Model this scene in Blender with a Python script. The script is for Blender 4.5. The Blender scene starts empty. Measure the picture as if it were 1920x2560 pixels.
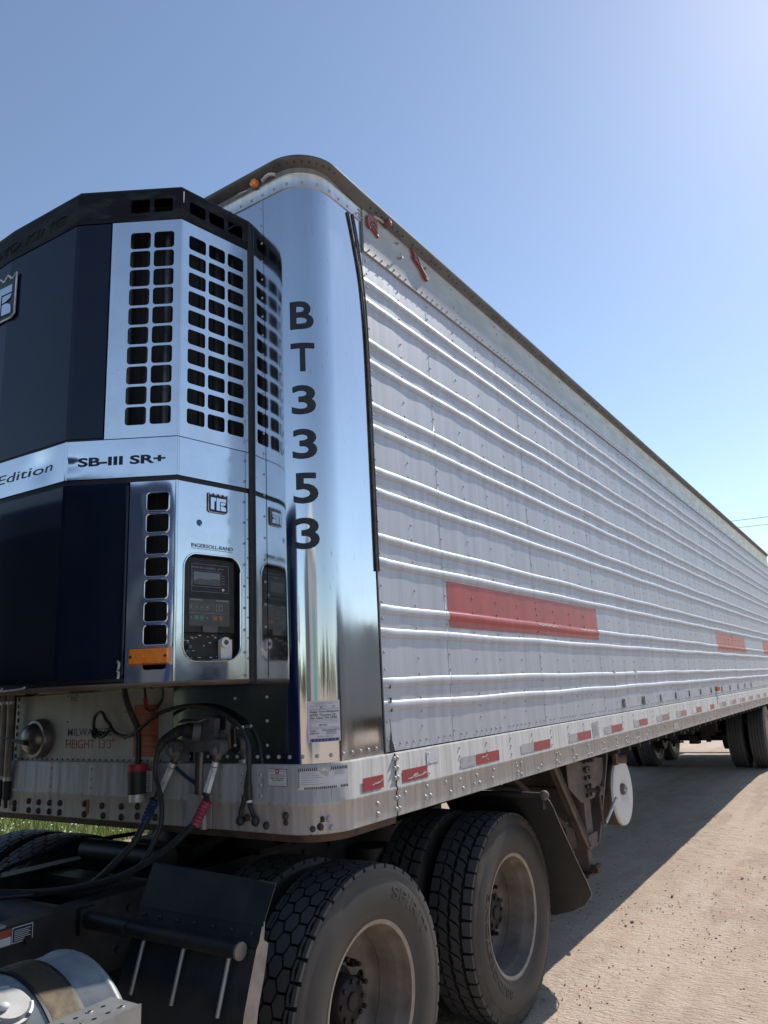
import bpy, bmesh, math, random
from mathutils import Vector, Matrix, noise
random.seed(7)
R = math.radians
scene = bpy.context.scene

# ------------------------------------------------------------------ camera
cam_d = bpy.data.cameras.new('camera')
cam = bpy.data.objects.new('camera', cam_d)
scene.collection.objects.link(cam)
cam_d.sensor_fit = 'HORIZONTAL'; cam_d.sensor_width = 36.0
cam_d.lens = 36.0 * 1876.753 / 1920.0
cam_d.clip_start = 0.05; cam_d.clip_end = 3000
yaw, pitch, roll = R(32.96397), R(13.35718), R(-2.78622)
fw = Vector((math.cos(yaw)*math.cos(pitch), math.sin(yaw)*math.cos(pitch), math.sin(pitch)))
r0 = Vector((math.sin(yaw), -math.cos(yaw), 0)); u0 = r0.cross(fw)
rr = r0*math.cos(roll)+u0*math.sin(roll); uu = u0*math.cos(roll)-r0*math.sin(roll)
mw = Matrix((rr, uu, -fw)).transposed().to_4x4(); mw.translation = (-2.80490, -1.87622, 1.64287)
cam.matrix_world = mw
scene.camera = cam

# ------------------------------------------------------------------ sky, sun, exposure
SUN_EL, SUN_AZ = R(43.0), math.atan2(-0.165, 1.05)
world = bpy.data.worlds.new('World'); scene.world = world; world.use_nodes = True
wn = world.node_tree.nodes; wl = world.node_tree.links
sky = wn.new('ShaderNodeTexSky'); sky.sky_type = 'NISHITA'; sky.sun_disc = False
sky.sun_elevation = SUN_EL; sky.sun_rotation = math.pi/2 - SUN_AZ
sky.air_density = 1.05; sky.dust_density = 0.24; sky.ozone_density = 2.0; sky.altitude = 200
hs_ = wn.new('ShaderNodeHueSaturation'); hs_.inputs['Saturation'].default_value = 0.94
wl.new(sky.outputs[0], hs_.inputs['Color']); wl.new(hs_.outputs[0], wn['Background'].inputs[0]); wn['Background'].inputs[1].default_value = 0.145
sun_d = bpy.data.lights.new('sun', 'SUN'); sun_d.energy = 4.3; sun_d.angle = R(0.53); sun_d.color = (1.0, 0.95, 0.87)
sun = bpy.data.objects.new('sun', sun_d); scene.collection.objects.link(sun)
sdir = Vector((math.cos(SUN_EL)*math.cos(SUN_AZ), math.cos(SUN_EL)*math.sin(SUN_AZ), math.sin(SUN_EL)))
sun.rotation_euler = sdir.to_track_quat('Z', 'Y').to_euler()
sun.location = (10, -10, 20)
scene.view_settings.view_transform = 'Standard'; scene.view_settings.look = 'None'
scene.view_settings.exposure = 0.1; scene.view_settings.gamma = 1.0
scene.render.engine = 'CYCLES'
scene.cycles.max_bounces = 8; scene.cycles.glossy_bounces = 5

# ------------------------------------------------------------------ materials
def mat(name, col, rough=0.5, metal=0.0, col2=None, nscale=6.0, stretch=(1,1,1), lo=0.4, hi=0.65,
        bump=0.0, bscale=60.0, bstretch=(1,1,1), bdist=0.01, bdetail=5, rvar=0.0, coat=0.0, spec=0.5, col3=None, n3=30.0, s3=(1,1,1), lo3=.55, hi3=.7):
    m = bpy.data.materials.new(name); m.use_nodes = True
    nt = m.node_tree; N = nt.nodes; L = nt.links; b = N['Principled BSDF']
    b.inputs['Roughness'].default_value = rough; b.inputs['Metallic'].default_value = metal
    b.inputs['Base Color'].default_value = (*col, 1); b.inputs['Coat Weight'].default_value = coat
    b.inputs['Coat Roughness'].default_value = 0.04; b.inputs['Specular IOR Level'].default_value = spec
    tc = N.new('ShaderNodeTexCoord')
    def nz(scale, st, detail=5):
        mp = N.new('ShaderNodeMapping'); mp.inputs['Scale'].default_value = st
        L.new(tc.outputs['Object'], mp.inputs[0])
        n = N.new('ShaderNodeTexNoise'); n.inputs['Scale'].default_value = scale; n.inputs['Detail'].default_value = detail
        n.inputs['Roughness'].default_value = 0.6
        L.new(mp.outputs[0], n.inputs['Vector']); return n
    def ramp(src, a, c):
        mr = N.new('ShaderNodeMapRange'); mr.inputs[1].default_value = a; mr.inputs[2].default_value = c
        L.new(src, mr.inputs[0]); return mr
    last = None
    if col2:
        n = nz(nscale, stretch); f = ramp(n.outputs[0], lo, hi)
        mx = N.new('ShaderNodeMix'); mx.data_type = 'RGBA'
        mx.inputs[6].default_value = (*col, 1); mx.inputs[7].default_value = (*col2, 1)
        L.new(f.outputs[0], mx.inputs[0]); last = mx.outputs[2]
        if rvar:
            mr = N.new('ShaderNodeMapRange'); mr.inputs[1].default_value = lo; mr.inputs[2].default_value = hi
            mr.inputs[3].default_value = rough; mr.inputs[4].default_value = rough+rvar
            L.new(n.outputs[0], mr.inputs[0]); L.new(mr.outputs[0], b.inputs['Roughness'])
    if col3:
        n = nz(n3, s3); f = ramp(n.outputs[0], lo3, hi3)
        mx = N.new('ShaderNodeMix'); mx.data_type = 'RGBA'
        if last: L.new(last, mx.inputs[6])
        else: mx.inputs[6].default_value = (*col, 1)
        mx.inputs[7].default_value = (*col3, 1); L.new(f.outputs[0], mx.inputs[0]); last = mx.outputs[2]
    if last: L.new(last, b.inputs['Base Color'])
    if bump:
        n = nz(bscale, bstretch, bdetail); bp = N.new('ShaderNodeBump'); bp.inputs['Strength'].default_value = bump
        bp.inputs['Distance'].default_value = bdist
        L.new(n.outputs[0], bp.inputs['Height']); L.new(bp.outputs[0], b.inputs['Normal'])
    return m

M_panel = mat('panel_aluminium', (.52,.535,.575), .56, .42, (.44,.455,.495), 5, (3.2,1,.16), .38, .66, bump=.25, bscale=3.2, bstretch=(1.1,1,.12), bdist=.012, rvar=.06,
              col3=(.36,.365,.38), n3=22, s3=(4,1,.25), lo3=.66, hi3=.86)
M_redpaint = mat('red_paint', (.46,.075,.065), .45, .05, (.34,.06,.058), 7, (2,1,.3), .4, .7, bump=.15, bscale=3, bstretch=(1.1,1,.15), bdist=.01, col3=(.46,.12,.11), n3=26, s3=(3,1,.2), lo3=.6, hi3=.8)
M_rail = mat('weathered_rail', (.53,.505,.48), .58, .2, (.38,.36,.335), 9, (3.5,3.5,.18), .38, .68, rvar=.1, bump=.12, bscale=18, bdist=.004,
             col3=(.20,.18,.155), n3=20, s3=(3.5,3.5,.35), lo3=.57, hi3=.80)
M_toprail = mat('brushed_rail', (.38,.36,.335), .34, .45, (.31,.29,.265), 7, (.6,1,1.6), .38, .7, rvar=.08, bump=.06, bscale=90, bstretch=(.2,1,2), bdist=.002,
                col3=(.24,.215,.19), n3=30, s3=(1,1,.5), lo3=.68, hi3=.85)
M_flange = mat('drip_rail', (.135,.132,.127), .6, .3, (.09,.088,.083), 12, (.6,1,1), .4, .7)
M_polish = mat('polished_steel', (.68,.69,.71), .07, 1.0, (.74,.75,.77), 3, (1,1,.3), .4, .7, bump=.08, bscale=2.3, bstretch=(2.0,2.0,.10), bdist=.02, bdetail=2, rvar=.09,
               col3=(.50,.49,.47), n3=34, s3=(2,2,.35), lo3=.62, hi3=.80)
M_band = mat('cap_band', (.62,.63,.65), .35, .7, (.5,.5,.5), 14, (2,2,.3), .4, .7, col3=(.25,.21,.17), n3=16, s3=(2,2,.2), lo3=.66, hi3=.8)
M_rivet = mat('rivet_metal', (.44,.44,.44), .55, .35, (.35,.34,.33), 40)
M_rivetdk = mat('dark_bolt', (.05,.045,.042), .6, .4, (.12,.07,.05), 60)
M_white = mat('white_nose_paint', (.43,.425,.41), .5, 0, (.34,.33,.315), 6, (2,2,.6), .4, .7, col3=(.20,.13,.09), n3=14, s3=(1.5,1.5,.8), lo3=.68, hi3=.82, bump=.05, bscale=8)
M_navy = mat('navy_gloss', (.006,.011,.028), .09, 0, (.010,.015,.030), 4, spec=.32, bump=.03, bscale=3, bdist=.01, bdetail=1)
M_cap = mat('black_cap', (.011,.011,.012), .50, 0, (.030,.032,.036), 4, (1.5,1.5,5), .48, .60, bump=.10, bscale=70, bdist=.003, rvar=.2, spec=.14)
M_chrome = mat('chrome_panel', (.78,.79,.81), .09, 1.0, (.70,.71,.73), 5, (1,1,1), .4, .7, bump=.05, bscale=4, bdist=.012, bdetail=1, rvar=.08,
               col3=(.45,.42,.40), n3=26, s3=(1.4,1.4,.6), lo3=.70, hi3=.84)
M_grille = mat('satin_grille', (.80,.80,.82), .20, 1.0, (.70,.70,.71), 6, (1,1,1), .4, .7, bump=.03, bscale=5, rvar=.08, col3=(.48,.45,.43), n3=20, s3=(1,1,2), lo3=.68, hi3=.84)
M_dent = mat('dented_chrome', (.76,.77,.80), .06, 1.0, (.70,.71,.73), 5, (1,1,1), .4, .7, bump=.22, bscale=4, bstretch=(1.3,1.3,.8), bdist=.03, bdetail=1, rvar=.04)
M_black = mat('black_trim', (.010,.010,.011), .5, 0, (.022,.022,.022), 20)
M_inner = mat('radiator_core', (.012,.012,.012), .6, .2, (.03,.03,.03), 30, (3,3,.2))
M_core = mat('core_tube', (.11,.11,.115), .42, .6, (.03,.03,.03), 7, (2,2,.5))
M_grooveshade = mat('tyre_groove_shade', (.012,.012,.012), .85)  # shade inside the tread grooves, painted as a darker rubber colour
M_rubber = mat('tyre_rubber', (.070,.071,.075), .62, 0, (.092,.087,.081), 5, (1,1,1), .4, .68, bump=.08, bscale=120, bdist=.002, spec=.35)
M_side = mat('tyre_sidewall', (.042,.042,.043), .48, 0, (.080,.071,.062), 3.5, (1,1,1), .42, .72, bump=.06, bscale=60, bdist=.002, rvar=.2, spec=.4)
M_dusty = mat('tyre_dust', (.085,.070,.056), .8, 0, (.045,.039,.034), 7)
M_rim = mat('dusty_wheel', (.23,.195,.165), .62, .15, (.15,.122,.10), 9, (1,1,1), .38, .68, rvar=.2, bump=.05, bscale=90, bdist=.002)
M_lip = mat('wheel_lip', (.36,.33,.29), .45, .5, (.28,.25,.22), 12)
M_hub = mat('greasy_hub', (.014,.012,.011), .6, .2, (.034,.029,.025), 20)
M_frame = mat('chassis_black', (.014,.014,.015), .5, .1, (.035,.032,.03), 9, bump=.06, bscale=50)
M_rust = mat('rusty_steel', (.11,.062,.038), .75, .2, (.055,.035,.026), 14, bump=.1, bscale=60)
M_gear = mat('dusty_gear', (.16,.125,.105), .7, .1, (.10,.075,.062), 7, bump=.08, bscale=50)
M_flap = mat('rubber_flap', (.009,.012,.016), .6, 0, (.016,.018,.021), 8, bump=.6, bscale=130, bstretch=(1,1,1), bdist=.004)
M_fender = mat('dark_fender', (.016,.021,.027), .42, .2, (.035,.036,.038), 6, bump=.05, bscale=20, rvar=.2)
M_fedge = mat('fender_edge', (.36,.34,.33), .45, .7, (.24,.22,.20), 12)
M_tank = mat('tank_aluminium', (.34,.36,.37), .48, .45, (.22,.23,.24), 10, (1,1,1), .38, .68, rvar=.2, bump=.10, bscale=35, bdist=.003, col3=(.16,.15,.14), n3=30, lo3=.66, hi3=.8)
M_strap = mat('strap_bronze', (.10,.075,.045), .55, .5, (.06,.048,.035), 12, rvar=.15)
M_step = mat('step_aluminium', (.40,.40,.40), .5, .6, (.32,.32,.32), 18)
M_drumw = mat('chalky_white', (.72,.72,.71), .55, 0, (.56,.56,.56), 4, (1,1,1), .45, .75, col3=(.40,.38,.35), n3=12, lo3=.66, hi3=.9)
M_hose = mat('hose_rubber', (.018,.019,.021), .5, 0, (.03,.031,.033), 20)
M_redgrip = mat('red_grip', (.34,.045,.095), .5, 0, (.24,.035,.07), 30)
M_bluegrip = mat('blue_grip', (.015,.055,.13), .5, 0, (.012,.04,.09), 30)
M_zinc = mat('zinc_fitting', (.74,.77,.80), .42, .35, (.45,.48,.52), 20)
M_brown = mat('brass_brown', (.10,.065,.035), .5, .6, (.06,.04,.025), 30)
M_trim = mat('aged_trim', (.055,.052,.05), .5, .2, (.10,.095,.09), 14)
M_scuff = mat('scuff_grey', (.27,.265,.265), .6, .2, (.20,.195,.19), 30)
M_amber = mat('amber_lens', (.90,.27,.02), .18, 0, (.75,.19,.012), 30, coat=.8)
M_red = mat('signal_red', (.42,.035,.04), .45, 0, (.30,.03,.035), 20)
M_tape_r = mat('red_tape', (.38,.035,.045), .4, 0, (.30,.04,.05), 30)
M_tape_f = mat('faded_red_tape', (.36,.19,.185), .5, 0, (.34,.26,.25), 30)
M_tape_w = mat('grey_tape', (.44,.45,.47), .4, 0, (.36,.37,.39), 20)
M_tape_n = mat('fresh_white_tape', (.75,.75,.75), .4, 0, (.66,.66,.66), 20)
M_scrape = mat('bare_scrape', (.60,.58,.55), .5, .3, (.5,.48,.46), 40)
M_paper = mat('paper_white', (.66,.66,.68), .55, 0, (.58,.58,.60), 15)
M_ink = mat('black_ink', (.012,.014,.018), .4, 0, (.02,.022,.026), 20)
M_inkg = mat('grey_ink', (.20,.20,.22), .5, 0, (.28,.28,.30), 20)
M_blueink = mat('blue_ink', (.018,.03,.20), .45, 0, (.02,.035,.16), 20)
M_redink = mat('red_ink', (.36,.022,.03), .5, 0, (.28,.03,.035), 20)
M_navyink = mat('navy_ink', (.022,.028,.07), .5, 0, (.03,.035,.08), 20)
M_orange = mat('orange_sticker', (.42,.085,.03), .5, 0, (.34,.07,.03), 12)
M_olive = mat('keypad_film', (.075,.075,.06), .3, 0, (.06,.062,.05), 15)
M_green = mat('key_green', (.07,.16,.13), .35)
M_orangekey = mat('key_orange', (.28,.10,.06), .35)
M_lcd = mat('lcd_glass', (.10,.10,.095), .12, 0, (.06,.06,.058), 5, coat=.6)
M_grey = mat('grey_plastic', (.10,.105,.11), .5, 0, (.07,.072,.075), 20)
M_emblem = mat('oxblood_plastic', (.27,.075,.075), .42, 0, (.20,.05,.052), 30)
M_emblemd = mat('oxblood_dark', (.10,.018,.022), .5)
M_cream = mat('cream_hose', (.30,.27,.235), .6, 0, (.22,.20,.17), 18)
M_dome = mat('dull_dome', (.22,.22,.20), .35, .6, (.14,.13,.10), 12)
M_cab = mat('cab_blue', (.011,.021,.085), .18, 0, (.010,.018,.075), 3, coat=1.0)
M_glass = mat('dark_glass', (.03,.05,.055), .05, 0, (.04,.06,.06), 3, coat=1.0)
M_tealw = mat('teal_window', (.10,.24,.23), .1, 0, (.09,.2,.2), 3)
M_roof = mat('roof_sheet', (.6,.6,.6), .5, .3, (.5,.5,.5), 5)
M_wood = mat('pole_wood', (.12,.08,.055), .85, 0, (.07,.05,.035), 12, (1,1,.1))
M_wire = mat('wire_grey', (.09,.095,.10), .6)
M_leaf = mat('leaf_green', (.045,.085,.025), .7, 0, (.075,.11,.03), 2)
M_under = mat('underside', (.05,.045,.042), .8, .1, (.03,.027,.025), 6)
M_shed = mat('shed_steel', (.30,.30,.31), .5, .3, (.24,.24,.25), 5, (4,4,.1))

# ------------------------------------------------------------------ mesh building helpers
class MB:
    def __init__(s): s.v=[]; s.f=[]; s.m=[]; s.s=[]
    def add(s, vs, fs, mi=0, sm=False):
        o=len(s.v); s.v += [tuple(v) for v in vs]
        for f in fs: s.f.append([i+o for i in f]); s.m.append(mi); s.s.append(sm)
    def box(s, c, d, mi=0, rot=None):
        c=Vector(c); hx,hy,hz=d[0]/2,d[1]/2,d[2]/2
        vs=[Vector((x,y,z)) for x in(-hx,hx) for y in(-hy,hy) for z in(-hz,hz)]
        if rot is not None: vs=[rot@v for v in vs]
        s.add([v+c for v in vs],[(0,1,3,2),(4,6,7,5),(0,4,5,1),(2,3,7,6),(0,2,6,4),(1,5,7,3)],mi)
    def b2(s, x0,x1,y0,y1,z0,z1, mi=0): s.box(((x0+x1)/2,(y0+y1)/2,(z0+z1)/2),(abs(x1-x0),abs(y1-y0),abs(z1-z0)),mi)
    def cyl(s, p0, p1, r, r1=None, n=20, mi=0, caps=True, sm=True):
        p0=Vector(p0); p1=Vector(p1); r1=r if r1 is None else r1
        d=(p1-p0).normalized(); a=d.orthogonal().normalized(); b=d.cross(a)
        vs=[]
        for p,q in((p0,r),(p1,r1)):
            for i in range(n):
                t=2*math.pi*i/n; vs.append(p+a*math.cos(t)*q+b*math.sin(t)*q)
        s.add(vs,[(i,(i+1)%n,n+(i+1)%n,n+i) for i in range(n)],mi,sm)
        if caps: s.add(vs[:n],[list(range(n))[::-1]],mi); s.add(vs[n:],[list(range(n))],mi)
    def tube(s, pts, r, n=10, mi=0, sub=6, caps=True):
        P=[Vector(p) for p in pts]; Q=[]
        rad=r if callable(r) else (lambda t: r)
        if sub>1 and len(P)>2:
            for i in range(len(P)-1):
                a=P[max(i-1,0)]; b=P[i]; c=P[i+1]; d=P[min(i+2,len(P)-1)]
                for k in range(sub):
                    t=k/sub
                    Q.append(.5*((2*b)+(c-a)*t+(2*a-5*b+4*c-d)*t*t+(3*b-a-3*c+d)*t**3))
            Q.append(P[-1])
        else: Q=P
        T=[(Q[min(i+1,len(Q)-1)]-Q[max(i-1,0)]).normalized() for i in range(len(Q))]
        a=T[0].orthogonal().normalized(); vs=[]
        for i,q in enumerate(Q):
            a=(a-T[i]*a.dot(T[i])).normalized(); b=T[i].cross(a); rr_=rad(i/(len(Q)-1))
            for k in range(n):
                t=2*math.pi*k/n; vs.append(q+a*math.cos(t)*rr_+b*math.sin(t)*rr_)
        fs=[(i*n+k,i*n+(k+1)%n,(i+1)*n+(k+1)%n,(i+1)*n+k) for i in range(len(Q)-1) for k in range(n)]
        s.add(vs,fs,mi,True)
        if caps:
            s.add(vs[:n],[list(range(n))[::-1]],mi); s.add(vs[-n:],[list(range(n))],mi)
    def lathe(s, prof, c=(0,0,0), n=48, mi=0, sm=True):          # profile of (y, r) about the Y axis
        c=Vector(c); m=len(prof); vs=[]
        for k in range(n):
            t=2*math.pi*k/n
            for y,r in prof: vs.append(c+Vector((r*math.sin(t),y,r*math.cos(t))))
        fs=[(k*m+i,k*m+i+1,((k+1)%n)*m+i+1,((k+1)%n)*m+i) for k in range(n) for i in range(m-1)]
        s.add(vs,fs,mi,sm)
    def rivet(s, p, nrm, r=.007, h=.004, mi=0, n=8):
        p=Vector(p); d=Vector(nrm).normalized(); a=d.orthogonal().normalized(); b=d.cross(a); vs=[]
        for q,z in((1,-.001),(.8,.65),(.35,.95)):
            for i in range(n):
                t=2*math.pi*i/n; vs.append(p+(a*math.cos(t)+b*math.sin(t))*r*q+d*h*z)
        vs.append(p+d*h)
        fs=[(j*n+i,j*n+(i+1)%n,(j+1)*n+(i+1)%n,(j+1)*n+i) for j in range(2) for i in range(n)]
        fs+=[(2*n+i,2*n+(i+1)%n,3*n) for i in range(n)]
        s.add(vs,fs,mi,True)
    def slab(s, q, n, t, mi=0):                                   # quad corners + normal -> slab of thickness t behind it
        q=[Vector(p) for p in q]; n=Vector(n).normalized()*t; k=len(q)
        vs=q+[p-n for p in q]
        s.add(vs,[list(range(k)),list(range(2*k-1,k-1,-1))]+[(i,i+k,(i+1)%k+k,(i+1)%k) for i in range(k)],mi)
    def grid(s, P, mi=0, sm=True):                                # rows of points
        m=len(P[0]); vs=[p for row in P for p in row]
        s.add(vs,[(i*m+j,i*m+j+1,(i+1)*m+j+1,(i+1)*m+j) for i in range(len(P)-1) for j in range(m-1)],mi,sm)
    def sphere(s, c, r, mi=0, n=12, sc=(1,1,1)):
        c=Vector(c); P=[]
        for i in range(n//2+1):
            a=math.pi*i/(n//2)
            P.append([c+Vector((math.sin(a)*math.cos(2*math.pi*j/n)*sc[0],math.sin(a)*math.sin(2*math.pi*j/n)*sc[1],math.cos(a)*sc[2]))*r for j in range(n+1)])
        s.grid(P,mi)
    def build(s, name, mats, parent=None, bevel=0, weld=False):
        me=bpy.data.meshes.new(name); me.from_pydata(s.v,[],s.f)
        if not isinstance(mats,(list,tuple)): mats=[mats]
        for m in mats: me.materials.append(m)
        me.polygons.foreach_set('material_index',s.m); me.polygons.foreach_set('use_smooth',s.s); me.update()
        if any(s.s): me.set_sharp_from_angle(angle=R(52))
        o=bpy.data.objects.new(name,me); scene.collection.objects.link(o)
        if parent is not None:
            o.parent=parent; off=ORG.get(parent.name,Vector((0,0,0)))
            o.matrix_parent_inverse=Matrix.Translation(-off)
        if bevel:
            b=o.modifiers.new('bevel','BEVEL'); b.width=bevel; b.segments=2; b.limit_method='ANGLE'; b.angle_limit=R(40)
        return o
ORG={}
def thing(name, label, cat, loc=(0,0,0), group=None):
    o=bpy.data.objects.new(name,None); scene.collection.objects.link(o); o.location=loc; o.empty_display_size=.2
    ORG[o.name]=Vector(loc); o['label']=label; o['category']=cat
    if group: o['group']=group
    return o
def tag(o, label=None, cat=None, group=None, kind=None):
    for k,v in(('label',label),('category',cat),('group',group),('kind',kind)):
        if v: o[k]=v
    return o
def from_curve(cu):
    ob=bpy.data.objects.new('t',cu); scene.collection.objects.link(ob)
    dg=bpy.context.evaluated_depsgraph_get(); me=bpy.data.meshes.new_from_object(ob.evaluated_get(dg))
    vs=[v.co.copy() for v in me.vertices]; fs=[list(p.vertices) for p in me.polygons]
    bpy.data.objects.remove(ob); bpy.data.meshes.remove(me); bpy.data.curves.remove(cu)
    return vs,fs
def text(mb, body, box, mp, mi=0, off=.0015, bold=0.0, ext=0.0, shear=0.0, cuts=0, spacing=1.0, sm=False):
    """flat lettering fitted to the box (u0,z0,u1,z1) and laid on a surface by mp(u,z,offset)"""
    cu=bpy.data.curves.new('t','FONT'); cu.body=body; cu.offset=bold; cu.extrude=.05 if ext else 0; cu.shear=shear; cu.space_character=spacing
    cu.resolution_u=4
    vs,fs=from_curve(cu)
    if not vs: return
    if cuts:
        bm=bmesh.new(); bv=[bm.verts.new(v) for v in vs]
        for f in fs:
            try: bm.faces.new([bv[i] for i in f])
            except ValueError: pass
        x0=min(v.x for v in vs); x1=max(v.x for v in vs)
        for k in range(1,cuts):
            bmesh.ops.bisect_plane(bm,geom=bm.verts[:]+bm.edges[:]+bm.faces[:],plane_co=(x0+(x1-x0)*k/cuts,0,0),plane_no=(1,0,0))
        bm.verts.index_update(); vs=[v.co.copy() for v in bm.verts]; fs=[[v.index for v in f.verts] for f in bm.faces]; bm.free()
    xs=[v.x for v in vs]; ys=[v.y for v in vs]; zs=[v.z for v in vs]
    ax,bx,ay,by=min(xs),max(xs),min(ys),max(ys); mz=(min(zs)+max(zs))/2+1e-6; u0_,z0_,u1_,z1_=box
    out=[mp(u0_+(v.x-ax)/(bx-ax)*(u1_-u0_), z0_+(v.y-ay)/max(by-ay,1e-6)*(z1_-z0_), off+(ext if v.z>mz else 0)) for v in vs]
    mb.add(out,fs,mi,sm)
def rrect(x0,z0,x1,z1,r,n=4):
    P=[]
    for cx,cz,a in((x1-r,z1-r,0),(x0+r,z1-r,90),(x0+r,z0+r,180),(x1-r,z0+r,270)):
        for k in range(n+1): t=R(a+90*k/n); P.append((cx+r*math.cos(t),cz+r*math.sin(t)))
    return P
def plate(mb, outer, holes, mp, mi=0, th=.002, off=0.0, sm=False):
    cu=bpy.data.curves.new('p','CURVE'); cu.dimensions='2D'; cu.fill_mode='BOTH'; cu.extrude=th/2
    for poly in [outer]+holes:
        sp=cu.splines.new('POLY'); sp.points.add(len(poly)-1); sp.use_cyclic_u=True
        for k,p in enumerate(poly): sp.points[k].co=(p[0],p[1],0,1)
    vs,fs=from_curve(cu)
    mb.add([mp(v.x,v.y,off+v.z) for v in vs],fs,mi,sm)
def poly(mb, pts, mp, mi=0, th=.004, off=0.0): plate(mb,pts,[],mp,mi,th,off+th/2)
def rect(mb, u0_,z0_,u1_,z1_, mp, mi=0, off=.0015, nu=1):
    P=[[mp(u0_+(u1_-u0_)*k/nu,z,off) for k in range(nu+1)] for z in(z0_,z1_)]
    mb.grid(P,mi,False)
def planar(A,B):                                                   # surface through two plan points, left to right as seen
    A=Vector((*A,0)); B=Vector((*B,0)); t=(B-A).normalized(); n=t.cross(Vector((0,0,1)))
    f=lambda u,z,o: A+t*u+Vector((0,0,z))+n*o
    f.n=n; f.L=(B-A).length; f.t=t
    return f

# ------------------------------------------------------------------ ground
def gz(x,y):
    t=min(max((x-1.0)/10.0,0),1); return -0.078+.15*t*t*(3-2*t)*.5+.15*t*.5
def fbm(x,y,s=1.0): return noise.noise(Vector((x*s,y*s,3.7)))
def make_axis(a,b,step,far):
    L=[]; v=a
    while v<b: L.append(v); v+=step
    L.append(b); d=step; v=b
    while v<far: d*=1.35; v+=d; L.append(v)
    d=step; v=a
    while v>-far: d*=1.35; v-=d; L.insert(0,v)
    return L
X=make_axis(-1.0,9.0,.035,1500); Y=make_axis(-2.6,3.2,.035,1500)
g=MB(); P=[]
for x in X:
    row=[]
    for y in Y:
        z=gz(x,y); near=1.0 if abs(x-4)<14 and abs(y)<8 else 0.0
        if near:
            z+=.010*fbm(x,y,.7)+.004*fbm(x,y,2.3)
            band=max(0,noise.noise(Vector((x*.25,y*1.5,9))))*1.6
            ridge=noise.noise(Vector((x*23+1.6*fbm(x,y,1.3),y*8.5,1.5)))
            z+=.0125*max(0,band-.10)*ridge+.0028*noise.noise(Vector((x*9,y*9,4)))+.004*max(0,noise.noise(Vector((x*.5,y*.9,21)))-.05)*math.sin(y*90+4*fbm(x,y,2))*2
            z+=-.006*max(0,math.sin((y*1.0+.22*x)*5.2+1.3*fbm(x,y,.35)))**6
        row.append((x,y,z))
    P.append(row)
g.grid(P,0,True)
mg=bpy.data.materials.new('packed_sand'); mg.use_nodes=True
N=mg.node_tree.nodes; L=mg.node_tree.links; B=N['Principled BSDF']; B.inputs['Roughness'].default_value=.92; B.inputs['Specular IOR Level'].default_value=.2
tc=N.new('ShaderNodeTexCoord')
def gn(scale,st=(1,1,1),det=6):
    mp=N.new('ShaderNodeMapping'); mp.inputs['Scale'].default_value=st; L.new(tc.outputs['Object'],mp.inputs[0])
    n=N.new('ShaderNodeTexNoise'); n.inputs['Scale'].default_value=scale; n.inputs['Detail'].default_value=det; L.new(mp.outputs[0],n.inputs['Vector']); return n.outputs[0]
def mr(src,a,b,c=0.,d=1.):
    m=N.new('ShaderNodeMapRange'); m.inputs[1].default_value=a; m.inputs[2].default_value=b; m.inputs[3].default_value=c; m.inputs[4].default_value=d; L.new(src,m.inputs[0]); return m.outputs[0]
def mix(f,a,b):
    m=N.new('ShaderNodeMix'); m.data_type='RGBA'; L.new(f,m.inputs[0])
    for k,v in((6,a),(7,b)):
        if isinstance(v,tuple): m.inputs[k].default_value=(*v,1)
        else: L.new(v,m.inputs[k])
    return m.outputs[2]
c=mix(mr(gn(.8),.35,.65),(.54,.415,.31),(.44,.335,.255)); c=mix(mr(gn(1.7,(.35,1.2,1)),.5,.72),c,(.52,.365,.275))
c=mix(mr(gn(1.0,(.10,1.7,1),3),.50,.60,0,.7),c,(.60,.475,.365)); c=mix(mr(gn(1.3,(.12,1.9,1),3),.58,.68,0,.6),c,(.39,.29,.225))
c=mix(mr(gn(6,(.5,1,1)),.45,.75),c,(.58,.47,.37))
c=mix(mr(gn(70),.55,.76),c,(.33,.25,.20))
c=mix(mr(gn(140,(1,1,1),2),.66,.74),c,(.13,.10,.09))
sx=N.new('ShaderNodeSeparateXYZ'); L.new(tc.outputs['Object'],sx.inputs[0])
c=mix(mr(sx.outputs[1],6.4,6.9),c,(.13,.16,.05))
L.new(c,B.inputs['Base Color'])
def bump(h,st,di,prev=None):
    b=N.new('ShaderNodeBump'); b.inputs['Strength'].default_value=st; b.inputs['Distance'].default_value=di; L.new(h,b.inputs['Height'])
    if prev: L.new(prev,b.inputs['Normal'])
    return b.outputs[0]
nb=bump(gn(24,(1.6,.7,1),2),.6,.02); nb=bump(gn(52,(1.3,.8,1)),.7,.012,nb); nb=bump(gn(150),.6,.006,nb); L.new(nb,B.inputs['Normal'])
tag(g.build('ground',mg),kind='structure')

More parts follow.
